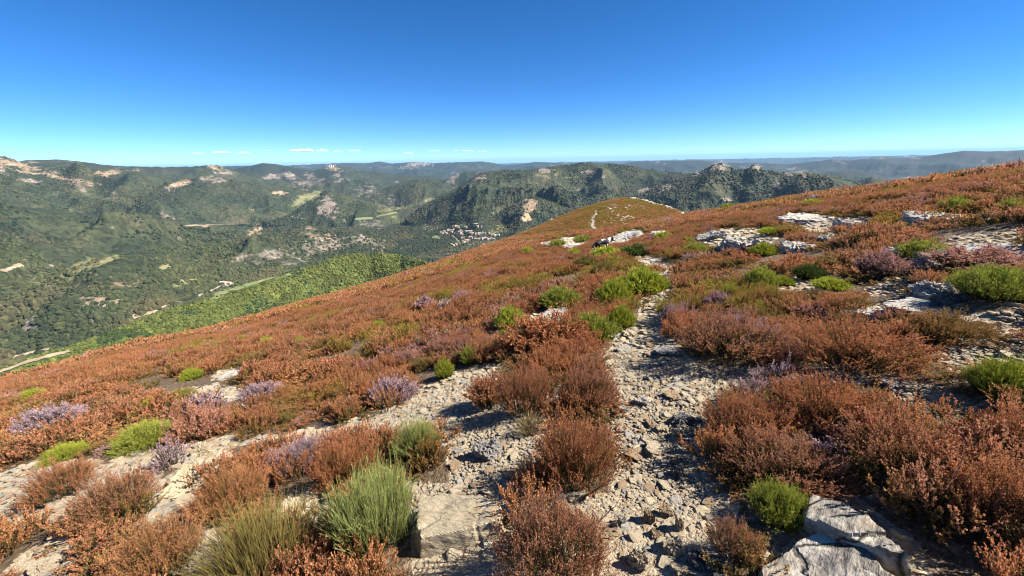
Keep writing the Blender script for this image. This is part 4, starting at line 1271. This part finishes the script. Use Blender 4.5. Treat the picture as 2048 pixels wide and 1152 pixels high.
# ------------------------------------------------------------------ woods and scrub on the hills (one mass of crowns)
def make_woods():
    n0 = 420000
    az, rr, mx = HZ
    th = rng.uniform(-60, 60, n0)
    r = np.exp(rng.uniform(math.log(360), math.log(4600), n0))
    x, y = r * np.sin(np.radians(th)), r * np.cos(np.radians(th))
    z = h_far(x, y)
    u, v, d = project(x, y, z)
    ia = np.clip(((th - az[0]) / (az[1] - az[0])).astype(int), 0, len(az) - 2)
    ir = np.clip(np.searchsorted(rr, r) - 1, 0, len(rr) - 1)
    near = h_near(x, y)
    size = np.where(r < 950, rng.uniform(0.8, 1.8, n0), rng.uniform(3.0, 5.6, n0)) * np.where(rng.random(n0) < 0.08, 1.5, 1.0)
    vis = ((z + size) / r > mx[ia, ir] - 0.006) & (z > near - 1)
    ju = (fbm(x / 45, y / 45, 80, 3) - .5) * 22
    jv = (fbm(x / 45, y / 45, 90, 3) - .5) * 9
    rock, ochre, grass = patches(u + ju, v + jv)
    keep = vis & (rng.random(n0) > np.maximum(np.maximum(rock * 1.1, ochre * 1.4), grass * 1.1))
    dens = fbm(x / 170, y / 170, 230, 4)
    keep &= (dens + rng.normal(size=n0) * 0.06 > 0.455) | (r < 900)
    for q in CLEAR:
        keep &= ~in_poly(u, v, q)
    x, y, z, r, size, u, v = (a[keep] for a in (x, y, z, r, size, u, v))
    n = len(x)
    print("crowns", n)
    k = 6
    ang = np.arange(k) * 2 * np.pi / k
    ring = lambda rad, h, ph: np.stack([np.cos(ang + ph) * rad, np.sin(ang + ph) * rad, np.full(k, h)], -1)
    T = np.concatenate([ring(1.0, -0.5, 0), ring(0.92, 0.45, 0.5), [[0, 0, 1.05]]])
    f = [[i, (i + 1) % k, k + i] for i in range(k)] + [[(i + 1) % k, k + (i + 1) % k, k + i] for i in range(k)] + [[k + i, k + (i + 1) % k, 2 * k] for i in range(k)]
    f = np.array(f)
    m = len(T)
    V = T[None] * (1 + rng.normal(size=(n, m, 1)) * 0.17) + rng.normal(size=(n, m, 3)) * 0.10
    a = rng.random(n) * 6.28
    ca, sa = np.cos(a)[:, None], np.sin(a)[:, None]
    V = np.stack([V[..., 0] * ca - V[..., 1] * sa, V[..., 0] * sa + V[..., 1] * ca, V[..., 2] * rng.uniform(.75, 1.25, (n, 1))], -1)
    V = V * size[:, None, None] + np.stack([x, y, z], -1)[:, None]
    Fc = (f[None] + (np.arange(n) * m)[:, None, None]).reshape(-1, 3)
    # kinds of wood: holm oak, chestnut, pine, broom scrub
    big = fbm(x / 420, y / 420, 240, 4)
    t = np.clip((big - 0.3) / 0.4 + rng.normal(size=n) * 0.22, 0, 1)[:, None]
    oak, chest = np.array([0.019, 0.029, 0.016]), np.array([0.058, 0.066, 0.026])
    c = oak + (chest - oak) * t
    sc = np.array([0.075, 0.089, 0.021]) + rng.normal(size=(n, 1)) * np.array([0.022, 0.02, 0.005])
    maq = sstep(0.52, 0.66, fbm(x / 150 + 3, y / 150, 245, 4) + rng.normal(size=n) * 0.05)[:, None]
    c = c + (np.array([0.075, 0.066, 0.032]) - c) * maq * 0.8
    c = np.where((r < 900)[:, None], sc, c)
    dk = (r < 900) & (fbm(x / 30, y / 30, 260, 3) > 0.60)
    c = np.where(dk[:, None], np.array([0.03, 0.05, 0.016]), c)
    pine = np.exp(-(((u - 300) / 260) ** 2 + ((v - 450) / 26) ** 2)) * 1.3 > rng.random(n)
    c = np.where(pine[:, None], np.array([0.012, 0.022, 0.013]), c)
    c = np.clip(c * rng.uniform(0.66, 1.2, (n, 1)), 0.006, 1)
    col = np.repeat(np.concatenate([c, np.ones((n, 1))], 1), m, 0)
    mt = NT("crown_foliage")
    mt.l(mt.attr("leaf").outputs["Color"], mt.b.inputs["Base Color"])
    me = mesh_np("woods", V.reshape(-1, 3), Fc, mt.m, {"leaf": ('FLOAT_COLOR', col)}, False)
    tag(link("woods", me), "woods and scrub on the far hillsides", "woods", None, "stuff")

# ------------------------------------------------------------------ tracks and fields of the valley
CLEAR = []
def flat_mat(name, c1, c2, sc):
    m = NT(name)
    P = m.n("ShaderNodeNewGeometry").outputs["Position"]
    m.l(m.ramp(m.noise(P, sc, 5), [(0.35, c1), (0.65, c2)]), m.b.inputs["Base Color"])
    return m.m
M_TRACK = flat_mat("dirt_track", (0.18, 0.145, 0.10), (0.28, 0.23, 0.165), 0.08)
M_FIELD = flat_mat("meadow", (0.095, 0.125, 0.05), (0.145, 0.16, 0.07), 0.03)

def drape_strip(name, pix, width, mat, far=True, lift=1.2):
    P = [hit(u, v, far=far) for u, v in pix]
    dense = []
    for a, b in zip(P[:-1], P[1:]):
        for i in range(8):
            dense.append(a.lerp(b, i / 8))
    dense.append(P[-1])
    V, Q = [], []
    for i, p in enumerate(dense):
        t = (dense[min(i + 1, len(dense) - 1)] - dense[max(i - 1, 0)])
        nrm = Vector((-t.y, t.x, 0)).normalized()
        for s in (-1, -0.33, 0.33, 1):
            q = p + nrm * (s * width / 2 * (0.65 + 0.7 * float(vnoise(np.array(i * 0.9), np.array(s * 3.0 + width), 3))))
            V.append((q.x, q.y, float((h_all if far else h_near)(q.x, q.y)) + lift))
    for i in range(len(dense) - 1):
        for j in range(3):
            Q.append((i * 4 + j, i * 4 + j + 1, (i + 1) * 4 + j + 1, (i + 1) * 4 + j))
    tag(link(name, mesh_np(name, V, Q, mat)), kind="structure")
    if far:
        CLEAR.append([(u, v - 5) for u, v in pix] + [(u, v + 4) for u, v in pix[::-1]])

def drape_field(name, top, bottom, mat):
    """a meadow between two pixel lines."""
    n = 14
    ti = np.linspace(0, 1, n)
    tp, bp = np.array(top, float), np.array(bottom, float)
    lt, lb = np.linspace(0, 1, len(tp)), np.linspace(0, 1, len(bp))
    V, Q = [], []
    for t in ti:
        a = np.array([np.interp(t, lt, tp[:, 0]), np.interp(t, lt, tp[:, 1])])
        b = np.array([np.interp(t, lb, bp[:, 0]), np.interp(t, lb, bp[:, 1])])
        p, q = hit(*a, far=True), hit(*b, far=True)
        for j in range(6):
            w = p.lerp(q, j / 5)
            V.append((w.x, w.y, float(h_all(w.x, w.y)) + 1.0))
    for i in range(n - 1):
        for j in range(5):
            k = i * 6 + j
            Q.append((k, k + 1, k + 7, k + 6))
    tag(link(name, mesh_np(name, V, Q, mat)), kind="structure")
    CLEAR.append(list(top) + list(bottom)[::-1])

drape_strip("dirt_track", [(-40, 760), (0, 745), (51, 727), (106, 711), (140, 704)], 4, M_TRACK)
drape_strip("dirt_track", [(20, 716), (60, 706), (104, 697)], 5, M_TRACK)
drape_strip("dirt_track", [(262, 640), (307, 625), (359, 605), (400, 590), (437, 574), (470, 565)], 4, M_TRACK)
drape_strip("dirt_track", [(-30, 548), (0, 542), (22, 537), (46, 531)], 6, M_TRACK)
drape_strip("dirt_track", [(370, 452), (400, 452), (430, 449), (462, 449)], 5, M_TRACK)
drape_strip("village_road", [(905, 470), (912, 477), (918, 484), (922, 488)], 6, M_TRACK)
drape_field("meadow", [(425, 590), (478, 571), (533, 557), (578, 547)], [(440, 592), (495, 579), (547, 563), (584, 551)], M_FIELD)
drape_field("meadow", [(708, 436.5), (726, 435), (745, 434.5)], [(710, 440), (727, 439.5), (744, 438.5)], M_FIELD)
drape_field("meadow", [(752, 432), (775, 427), (792, 424)], [(754, 434), (776, 430), (795, 427)], M_FIELD)
drape_field("meadow", [(783, 432), (790, 431.5), (797, 432)], [(783, 436), (790, 436.5), (797, 436)], M_FIELD)
drape_field("meadow", [(864, 474), (872, 470), (880, 473)], [(864, 478), (872, 477), (880, 478)], M_FIELD)
drape_field("meadow", [(918, 450), (928, 446), (940, 448)], [(918, 452), (928, 452), (940, 452)], M_FIELD)
drape_strip("hill_path", [(1189, 418), (1193, 427), (1190, 433), (1183, 439), (1187, 444), (1184, 452), (1190, 458)], 0.7, flat_mat("pale_trail", (0.30, 0.25, 0.19), (0.46, 0.41, 0.33), 1.5), far=False, lift=0.13)

# ------------------------------------------------------------------ village houses
def house_mats():
    w = NT("stucco")
    oi = w.n("ShaderNodeObjectInfo")
    w.l(w.ramp(oi.outputs["Random"], [(0.0, (0.50, 0.43, 0.33)), (0.5, (0.58, 0.54, 0.46)), (1.0, (0.44, 0.34, 0.26))]), w.b.inputs["Base Color"])
    r = NT("clay_tiles")
    oj = r.n("ShaderNodeObjectInfo")
    r.l(r.ramp(oj.outputs["Random"], [(0.0, (0.42, 0.24, 0.17)), (0.5, (0.50, 0.36, 0.28)), (1.0, (0.36, 0.26, 0.21))]), r.b.inputs["Base Color"])
    return w.m, r.m
M_WALL, M_ROOF = house_mats()

def boxes(lst):
    V, Q = [], []
    for (x0, y0, z0, x1, y1, z1) in lst:
        o = len(V)
        V += [(x0, y0, z0), (x1, y0, z0), (x1, y1, z0), (x0, y1, z0), (x0, y0, z1), (x1, y0, z1), (x1, y1, z1), (x0, y1, z1)]
        Q += [[o + i for i in q] for q in ((0, 3, 2, 1), (4, 5, 6, 7), (0, 1, 5, 4), (1, 2, 6, 5), (2, 3, 7, 6), (3, 0, 4, 7))]
    return V, Q

def make_house(L, W, H, roof_h):
    V, Q = boxes([(-L / 2, -W / 2, -3, L / 2, W / 2, H)])
    wall = mesh_np("wall", V, Q, M_WALL)
    e, t = 0.5, 0.35
    rv = []
    for x in (-L / 2 - e, L / 2 + e):
        rv += [(x, -W / 2 - e, H - 0.05), (x, 0, H + roof_h), (x, W / 2 + e, H - 0.05), (x, W / 2 + e, H + t), (x, 0, H + roof_h + t), (x, -W / 2 - e, H + t)]
    rq = [(0, 1, 7, 6), (1, 2, 8, 7), (2, 3, 9, 8), (3, 4, 10, 9), (4, 5, 11, 10), (5, 0, 6, 11), (0, 5, 4, 1), (1, 4, 3, 2), (6, 7, 10, 11), (7, 8, 9, 10)]
    roof = mesh_np("roof", rv, rq, M_ROOF)
    return wall, roof

HOUSE_KINDS = [make_house(11, 8, 5.8, 2.2), make_house(15, 9, 6.2, 2.4), make_house(9, 8, 7.0, 2.0)]
_hz = [(490, 280), (520, 287), (545, 265), (572, 292), (610, 240), (640, 252), (670, 243), (690, 190), (720, 178), (750, 185), (770, 207), (690, 230), (660, 272),
       (780, 272), (800, 252), (822, 268), (800, 297), (832, 315), (860, 200), (890, 193), (880, 266), (920, 260), (960, 266), (970, 302), (992, 293),
       (1040, 150), (1064, 185), (1122, 190), (1050, 302), (1080, 298), (1110, 295), (1150, 288), (1182, 300), (1240, 290), (1280, 315), (1312, 320), (1342, 325), (1392, 320),
       (820, 370), (850, 363), (890, 402), (830, 420), (862, 430), (950, 353), (972, 362), (1000, 390), (1032, 383), (1080, 390), (1112, 380), (1142, 378), (1180, 370), (1212, 376), (1242, 386), (1282, 383), (1322, 386), (912, 410), (660, 475), (682, 482), (732, 465)]
def make_village():
    for i, (a, b) in enumerate(_hz):
        u, v = 820 + a / 7.877, 430 + b / 7.877
        p = hit(u, v + 0.5, far=True)
        root = bpy.data.objects.new("house", None)
        COL.objects.link(root)
        root.location = p
        root.rotation_euler = (0, 0, rng.uniform(-0.5, 0.5) + (1.57 if rng.random() < 0.3 else 0))
        row = b > 335
        tag(root, "terracotta roofed house in the lower row of the valley village" if row and a > 800 else "pale house at the near end of the valley village" if row else "pale house in the upper part of the valley village", "house", "houses of the valley village")
        for nm, me in zip(("wall", "roof"), HOUSE_KINDS[i % 3]):
            link(nm, me, root)
        CLEAR.append([(u - 4, v - 2.5), (u + 4, v - 2.5), (u + 4, v + 3.5), (u - 4, v + 3.5)])
    for u, v, lab in ((447, 568, "farmhouse where the valley track meets the long meadow, left of two"), (457, 569, "farmhouse where the valley track meets the long meadow, right of two")):
        p = hit(u, v, far=True)
        root = bpy.data.objects.new("farmhouse", None)
        COL.objects.link(root)
        root.location = p
        tag(root, lab, "house", "farmhouses by the meadow")
        for nm, me in zip(("wall", "roof"), HOUSE_KINDS[1]):
            link(nm, me, root)
        CLEAR.append([(u - 5, v - 3), (u + 5, v - 3), (u + 5, v + 4), (u - 5, v + 4)])
make_village()
make_woods()

# towers on a distant rocky top
def make_towers():
    bm = bmesh.new()
    prof = [(4.5, -4), (4.0, 0), (3.6, 26), (4.8, 27), (4.8, 31), (3.4, 31.5), (0.2, 38)]
    rings = [[bm.verts.new((r * math.cos(k * math.pi / 5), r * math.sin(k * math.pi / 5), z)) for k in range(10)] for r, z in prof]
    for a, b in zip(rings[:-1], rings[1:]):
        for k in range(10):
            bm.faces.new((a[k], a[(k + 1) % 10], b[(k + 1) % 10], b[k]))
    bm.faces.new(rings[-1])
    me = bpy.data.meshes.new("hilltop_tower")
    bm.to_mesh(me)
    me.materials.append(flat_mat("whitewash", (0.62, 0.60, 0.56), (0.74, 0.72, 0.68), 0.2))
    for u, s, lab in ((659, 1.0, "pale tower on a distant rocky hilltop, leftmost of three"), (662.5, 1.15, "pale tower on a distant rocky hilltop, tallest in the middle of three"), (666, 0.9, "pale tower on a distant rocky hilltop, rightmost of three")):
        a, t = az_tan(u, 331.5)
        r = 6150.0
        x, y = r * math.sin(R(float(a))), r * math.cos(R(float(a)))
        tag(link("hilltop_tower", me, loc=(x, y, float(h_far(x, y)) - 2), scale=(1.3, 1.3, s)), lab, "tower", "towers on the distant hilltop")
make_towers()

# ------------------------------------------------------------------ stones of the round hill: the row along its crest and those on its face
def hill_stones():
    meshes = [poly_rock("boulder", rand_planes(6000 + i, 7, 0.6), RM['white'], 3, 0.09, 0.0, i) for i in range(5)]
    crest = [(1262, 397), (1268, 396), (1278, 398), (1286, 400), (1293, 402), (1300, 405), (1305, 407), (1311, 408), (1318, 409), (1325, 410), (1331, 412), (1337, 415), (1343, 417), (1350, 420), (1357, 424), (1363, 427), (1368, 431)]
    for i, (u, v) in enumerate(crest * 2):
        u = u + rng.uniform(-3, 3)
        p = hit(u, v + rng.uniform(0.0, 1.6))
        s = rng.uniform(0.3, 0.62)
        o = link("crest_boulder", meshes[i % 5], loc=(p.x, p.y, float(h_near(p.x, p.y)) + 0.2), scale=(s * 1.3, s, s * 0.8), rot=(rng.normal() * .2, rng.normal() * .2, rng.random() * 6.28))
        tag(o, "pale boulder in the row along the crest of the round hill", "boulder", "boulders along the hill crest")
    for cu, cv, ru, rv, n in ((1221, 413, 20, 8, 46), (1246, 438, 22, 8, 44), (1268, 412, 22, 6, 24), (1210, 442, 14, 12, 14), (1283, 441, 5, 4, 8), (1225, 426, 16, 5, 14)):
        for i in range(n):
            u, v = cu + rng.normal() * ru * .55, cv + rng.normal() * rv * .55
            p = hit(u, v)
            if p.length < 80 or p.length > 200:
                continue
            s = rng.uniform(0.10, 0.28)
            o = link("hill_stone", meshes[i % 5], loc=(p.x, p.y, float(h_near(p.x, p.y)) + 0.12), scale=(s * 1.5, s, s * 0.8), rot=(rng.normal() * .2, rng.normal() * .2, rng.random() * 6.28))
            tag(o, "small pale stone scattered on the face of the round hill", "stone", "stones scattered on the hill face")
hill_stones()

# bleached dead branch on the ridge
def dead_branch():
    p = hit(1419, 470)
    s = 1.0
    lines = [[(0, 0, -.05), (-.05, 0, .14), (-.14, .02, .30), (-.20, .0, .42)], [(-.05, 0, .14), (.04, .02, .24), (.10, 0, .33), (.16, -.02, .36)], [(-.14, .02, .30), (-.22, .04, .33), (-.30, .03, .38), (-.36, .02, .40)], [(.04, .02, .24), (.02, .03, .33), (.05, .02, .42), (.04, .0, .48)]]
    P = np.array(lines) * s
    rad = np.array([[.022, .018, .012, .006]] * 4)
    V, Q, c = tubes(P, rad, np.zeros((4, 4)), np.zeros(4), np.zeros(4))
    m = flat_mat("bleached_wood", (0.42, 0.36, 0.28), (0.56, 0.50, 0.42), 12)
    px = depth(p) / F
    k = 24 * px / 0.5
    tag(link("dead_branch", mesh_np("dead_branch", V, Q, m), loc=p, rot=(0, 0, -0.4), scale=(k, k, k)), "bleached bare branch sticking up beside the grey ledge", "branch")
dead_branch()

# the stick whose shadow crosses the flat tan stone
def twig():
    p = hit(1192, 1052)
    P = np.array([[(0, 0, 0), (.03, .0, .05), (.07, .01, .09), (.10, .01, .12)]])
    V, Q, c = tubes(P, np.array([[.004, .0035, .003, .002]]), np.zeros((1, 4)), np.zeros(1), np.zeros(1))
    tag(link("twig", mesh_np("twig", V, Q, flat_mat("dry_twig", (0.12, 0.08, 0.05), (0.2, 0.14, 0.09), 20)), loc=p), "small dry twig standing over the flat square tan stone", "twig")
twig()

# ------------------------------------------------------------------ the dog
def make_dog():
    N = {}
    verts, edges, rad = [], [], []
    def node(name, co, r, parent=None):
        N[name] = len(verts)
        verts.append(co)
        rad.append(r)
        if parent:
            edges.append((N[parent], N[name]))
    node('pelvis', (-.27, 0, .47), (.095, .105))
    node('loin', (-.10, 0, .475), (.095, .10), 'pelvis')
    node('ribs', (.08, 0, .45), (.115, .135), 'loin')
    node('chest', (.24, 0, .45), (.10, .13), 'ribs')
    node('neck', (.36, 0, .50), (.075, .085), 'chest')
    node('nape', (.45, 0, .54), (.07, .075), 'neck')
    node('skull', (.53, 0, .545), (.075, .07), 'nape')
    node('brow', (.59, 0, .525), (.052, .05), 'skull')
    node('muzzle', (.66, 0, .49), (.034, .034), 'brow')
    node('nose', (.71, 0, .475), (.022, .022), 'muzzle')
    node('tail', (-.37, 0, .46), (.04, .04), 'pelvis')
    node('tail2', (-.47, 0, .36), (.045, .045), 'tail')
    node('tail3', (-.53, 0, .24), (.04, .04), 'tail2')
    node('tail4', (-.55, 0, .15), (.012, .012), 'tail3')
    for s, tagn, fx, hx in ((1, 'a', .05, -.05), (-1, 'b', -.04, .06)):
        node('sh' + tagn, (.22, s * .075, .38), (.06, .06), 'chest')
        node('el' + tagn, (.19 + fx * .3, s * .085, .27), (.04, .045), 'sh' + tagn)
        node('wr' + tagn, (.21 + fx, s * .085, .13), (.026, .028), 'el' + tagn)
        node('pa' + tagn, (.22 + fx, s * .085, .035), (.026, .028), 'wr' + tagn)
        node('to' + tagn, (.26 + fx, s * .085, .022), (.03, .02), 'pa' + tagn)
        node('hi' + tagn, (-.27, s * .085, .38), (.075, .07), 'pelvis')
        node('kn' + tagn, (-.20 + hx * .6, s * .095, .27), (.05, .055), 'hi' + tagn)
        node('ho' + tagn, (-.33 + hx, s * .095, .165), (.026, .03), 'kn' + tagn)
        node('hp' + tagn, (-.31 + hx, s * .095, .04), (.025, .026), 'ho' + tagn)
        node('ht' + tagn, (-.27 + hx, s * .095, .022), (.03, .02), 'hp' + tagn)
        node('ea' + tagn, (.515, s * .055, .595), (.03, .022), 'skull')
        node('eb' + tagn, (.525, s * .085, .625), (.02, .014), 'ea' + tagn)
        node('ec' + tagn, (.55, s * .10, .595), (.009, .007), 'eb' + tagn)
    me = bpy.data.meshes.new("dog")
    me.from_pydata(verts, edges, [])
    o = bpy.data.objects.new("dog", me)
    COL.objects.link(o)
    sk = o.modifiers.new("skin", 'SKIN')
    sk.use_smooth_shade = True
    for i, sv in enumerate(me.skin_vertices[0].data):
        sv.radius = rad[i]
        sv.use_root = (i == 0)
    o.modifiers.new("sub", 'SUBSURF').render_levels = 2
    o.modifiers["sub"].levels = 2
    dg = bpy.context.evaluated_depsgraph_get()
    out = bpy.data.meshes.new_from_object(o.evaluated_get(dg))
    bpy.data.objects.remove(o)
    n = len(out.vertices)
    co = np.empty(n * 3, np.float32)
    out.vertices.foreach_get("co", co)
    co = co.reshape(-1, 3)
    # shaggy coat
    nm = np.empty(n * 3, np.float32)
    out.vertices.foreach_get("normal", nm)
    nm = nm.reshape(-1, 3)
    co2 = co + nm * (n3(co.astype(float) * 14, 1.0, 5) * 0.012 * (co[:, 2] > 0.2))[:, None]
    out.vertices.foreach_set("co", co2.ravel())
    w = np.zeros(n)
    x, y, z = co[:, 0], co[:, 1], co[:, 2]
    j = n3(co.astype(float) * 9, 1.0, 8) * 0.05
    w = np.maximum(w, ((x + j > .30) & (x + j < .43)))                       # white collar
    w = np.maximum(w, (np.abs(y) < .026) & (x > .50) & (z > .5))             # blaze
    w = np.maximum(w, x > .615)                                              # muzzle
    w = np.maximum(w, (x > .17) & (z + j < .36))                             # chest and forelegs
    w = np.maximum(w, (z + j < .15))                                         # feet
    w = np.maximum(w, (x + j > -.34) & (x + j < -.25) & (z + j > .53))       # spot on the rump
    w = np.maximum(w, (x + j > -.06) & (x + j < .10) & (z + j > .55))        # spot on the back
    w = np.maximum(w, (x < -.5) & (z < .24))                                 # tail tip
    w = np.where((x > .695), 0, w)                                           # nose
    at = out.attributes.new("coat", 'FLOAT_COLOR', 'POINT')
    at.data.foreach_set("color", np.repeat(np.stack([w, w, w, np.ones(n)], -1).astype(np.float32).ravel(), 1))
    m = NT("dog_coat")
    P = m.n("ShaderNodeTexCoord").outputs["Object"]
    sep = m.n("ShaderNodeSeparateColor")
    m.l(m.attr("coat").outputs["Color"], sep.inputs[0])
    m.l(m.mix(sep.outputs[0], (0.012, 0.012, 0.014), (0.72, 0.70, 0.66)), m.b.inputs["Base Color"])
    m.b.inputs["Roughness"].default_value = 0.6
    m.bump(m.noise(m.scale_vec(P, (1, 2, 2)), 60, 4), 0.5, 0.01)
    out.materials.clear()
    out.materials.append(m.m)
    for p in out.polygons:
        p.use_smooth = True
    foot = hit(1204, 497, up=0.18)
    px = depth(foot) / F
    body = link("dog", out)
    k = 27 * px / 1.0
    # as large as the photo shows it, standing on the path behind the mound
    sc = 1.0
    fw = Vector((foot.x, foot.y, 0)).normalized()
    pos = foot + fw * 0.25
    pos.z = float(h_near(pos.x, pos.y))
    body.location = pos
    body.scale = (sc, sc, sc)
    body.rotation_euler = (0, 0, -math.atan2(foot.x, foot.y) + 0.72)
    tag(body, "black and white dog walking on the ridge path, head to the right", "dog")
    em = NT("dog_eye")
    em.b.inputs["Base Color"].default_value = (0.02, 0.012, 0.006, 1)
    em.b.inputs["Roughness"].default_value = 0.1
    d, f = ico(2)
    eye = mesh_np("eye", d * 0.011, f, em.m, None, True)
    for s in (1, -1):
        link("eye", eye, body, loc=(.605, s * .036, .545))
    print("dog", foot, depth(foot), sc)
    KEEP_OUT.append((pos.x, pos.y, 0.55))
    KEEP_OUT.append((pos.x - fw.x * .7, pos.y - fw.y * .7, 0.45))
make_dog()

# ------------------------------------------------------------------ clouds far beyond the haze
def make_clouds():
    m = NT("cloud_vapour")
    m.t.nodes.remove(m.b)
    vs = m.n("ShaderNodeVolumeScatter")
    vs.inputs["Color"].default_value = (1, 1, 1, 1)
    vs.inputs["Density"].default_value = 0.0016
    m.l(vs.outputs[0], m.out.inputs["Volume"])
    d, f = ico(3)
    lst = [(396, 307, 18, 5, "faint flat cloud at the left end of the row"), (445, 305, 30, 5, "thin cloud second in the row above the hills"), (488, 306, 26, 5, "long thin cloud left of the brightest one"), (536, 301, 12, 3, "tiny faint cloud wisp left of the brightest one"), (603, 302, 40, 9, "brightest and largest puffy cloud of the row"), (644, 302, 22, 8, "small white cloud just right of the brightest one"), (675, 303, 18, 4, "thin cloud third to the right of the brightest one"), (708, 302, 22, 5, "small cloud at the right end of the left group"), (817, 307, 22, 5, "low faint cloud alone in the middle of the row"), (868, 302, 18, 4, "small cloud above the distant white cliff"), (912, 301, 14, 3, "tiny cloud right of the distant cliff"), (936, 302, 20, 4, "small bright cloud near the right end of the row"), (964, 303, 18, 4, "faint cloud at the right end of the row")]
    for i, (u, v, w, h, lab) in enumerate(lst):
        a, t = az_tan(u, v)
        y = 165000.0
        x = y * math.tan(R(float(a)))
        r = math.hypot(x, y)
        dist = y * cP
        px = dist / F
        parts, o = [], 0
        V, Q = [], []
        g = np.random.default_rng(700 + i)
        for k in range(9):
            s = g.uniform(0.25, 0.5) * (1 - 0.3 * abs(k - 4) / 4)
            cx = (k / 8 - 0.5) * 0.85
            vv = d * (1 + 0.25 * n3(d * 1.6 + k, 1.0, 31 + k))[:, None]
            vv = vv * np.array([s * 0.55, s * 0.4, s * 1.0]) + np.array([cx, g.normal() * 0.08, 0])
            vv[:, 2] = np.where(vv[:, 2] < -0.08, -0.08 + (vv[:, 2] + 0.08) * 0.15, vv[:, 2])
            V.append(vv)
            Q.append(f + o)
            o += len(vv)
        V = np.concatenate(V) * np.array([w * px, w * px * 0.6, h * px * 1.3])
        tag(link("cloud", mesh_np("cloud", V, np.concatenate(Q), m.m, None, True), loc=(x, y, r * float(t)), rot=(0, 0, -R(float(a)))), lab, "cloud", "small clouds above the horizon")
make_clouds()

make_heather()
make_gravel()

# ------------------------------------------------------------------ haze: one closed box of even air round everything
def make_haze():
    v = [(sx * 135000.0, sy * 135000.0 , z) for z in (-720.0, 345.0) for sx, sy in ((-1, -1), (1, -1), (1, 1), (-1, 1))]
    f = [(0, 3, 2, 1), (4, 5, 6, 7), (0, 1, 5, 4), (1, 2, 6, 5), (2, 3, 7, 6), (3, 0, 4, 7)]
    m = bpy.data.materials.new("air")
    m.use_nodes = True
    t = m.node_tree
    t.nodes.clear()
    o = t.nodes.new("ShaderNodeOutputMaterial")
    pv = t.nodes.new("ShaderNodeVolumePrincipled")
    pv.inputs["Color"].default_value = (0.37, 0.65, 1.0, 1)
    pv.inputs["Density"].default_value = 2.0e-5
    t.links.new(pv.outputs[0], o.inputs["Volume"])
    me = bpy.data.meshes.new("haze")
    me.from_pydata(v, [], f)
    me.materials.append(m)
    tag(link("haze", me), kind="stuff")
make_haze()
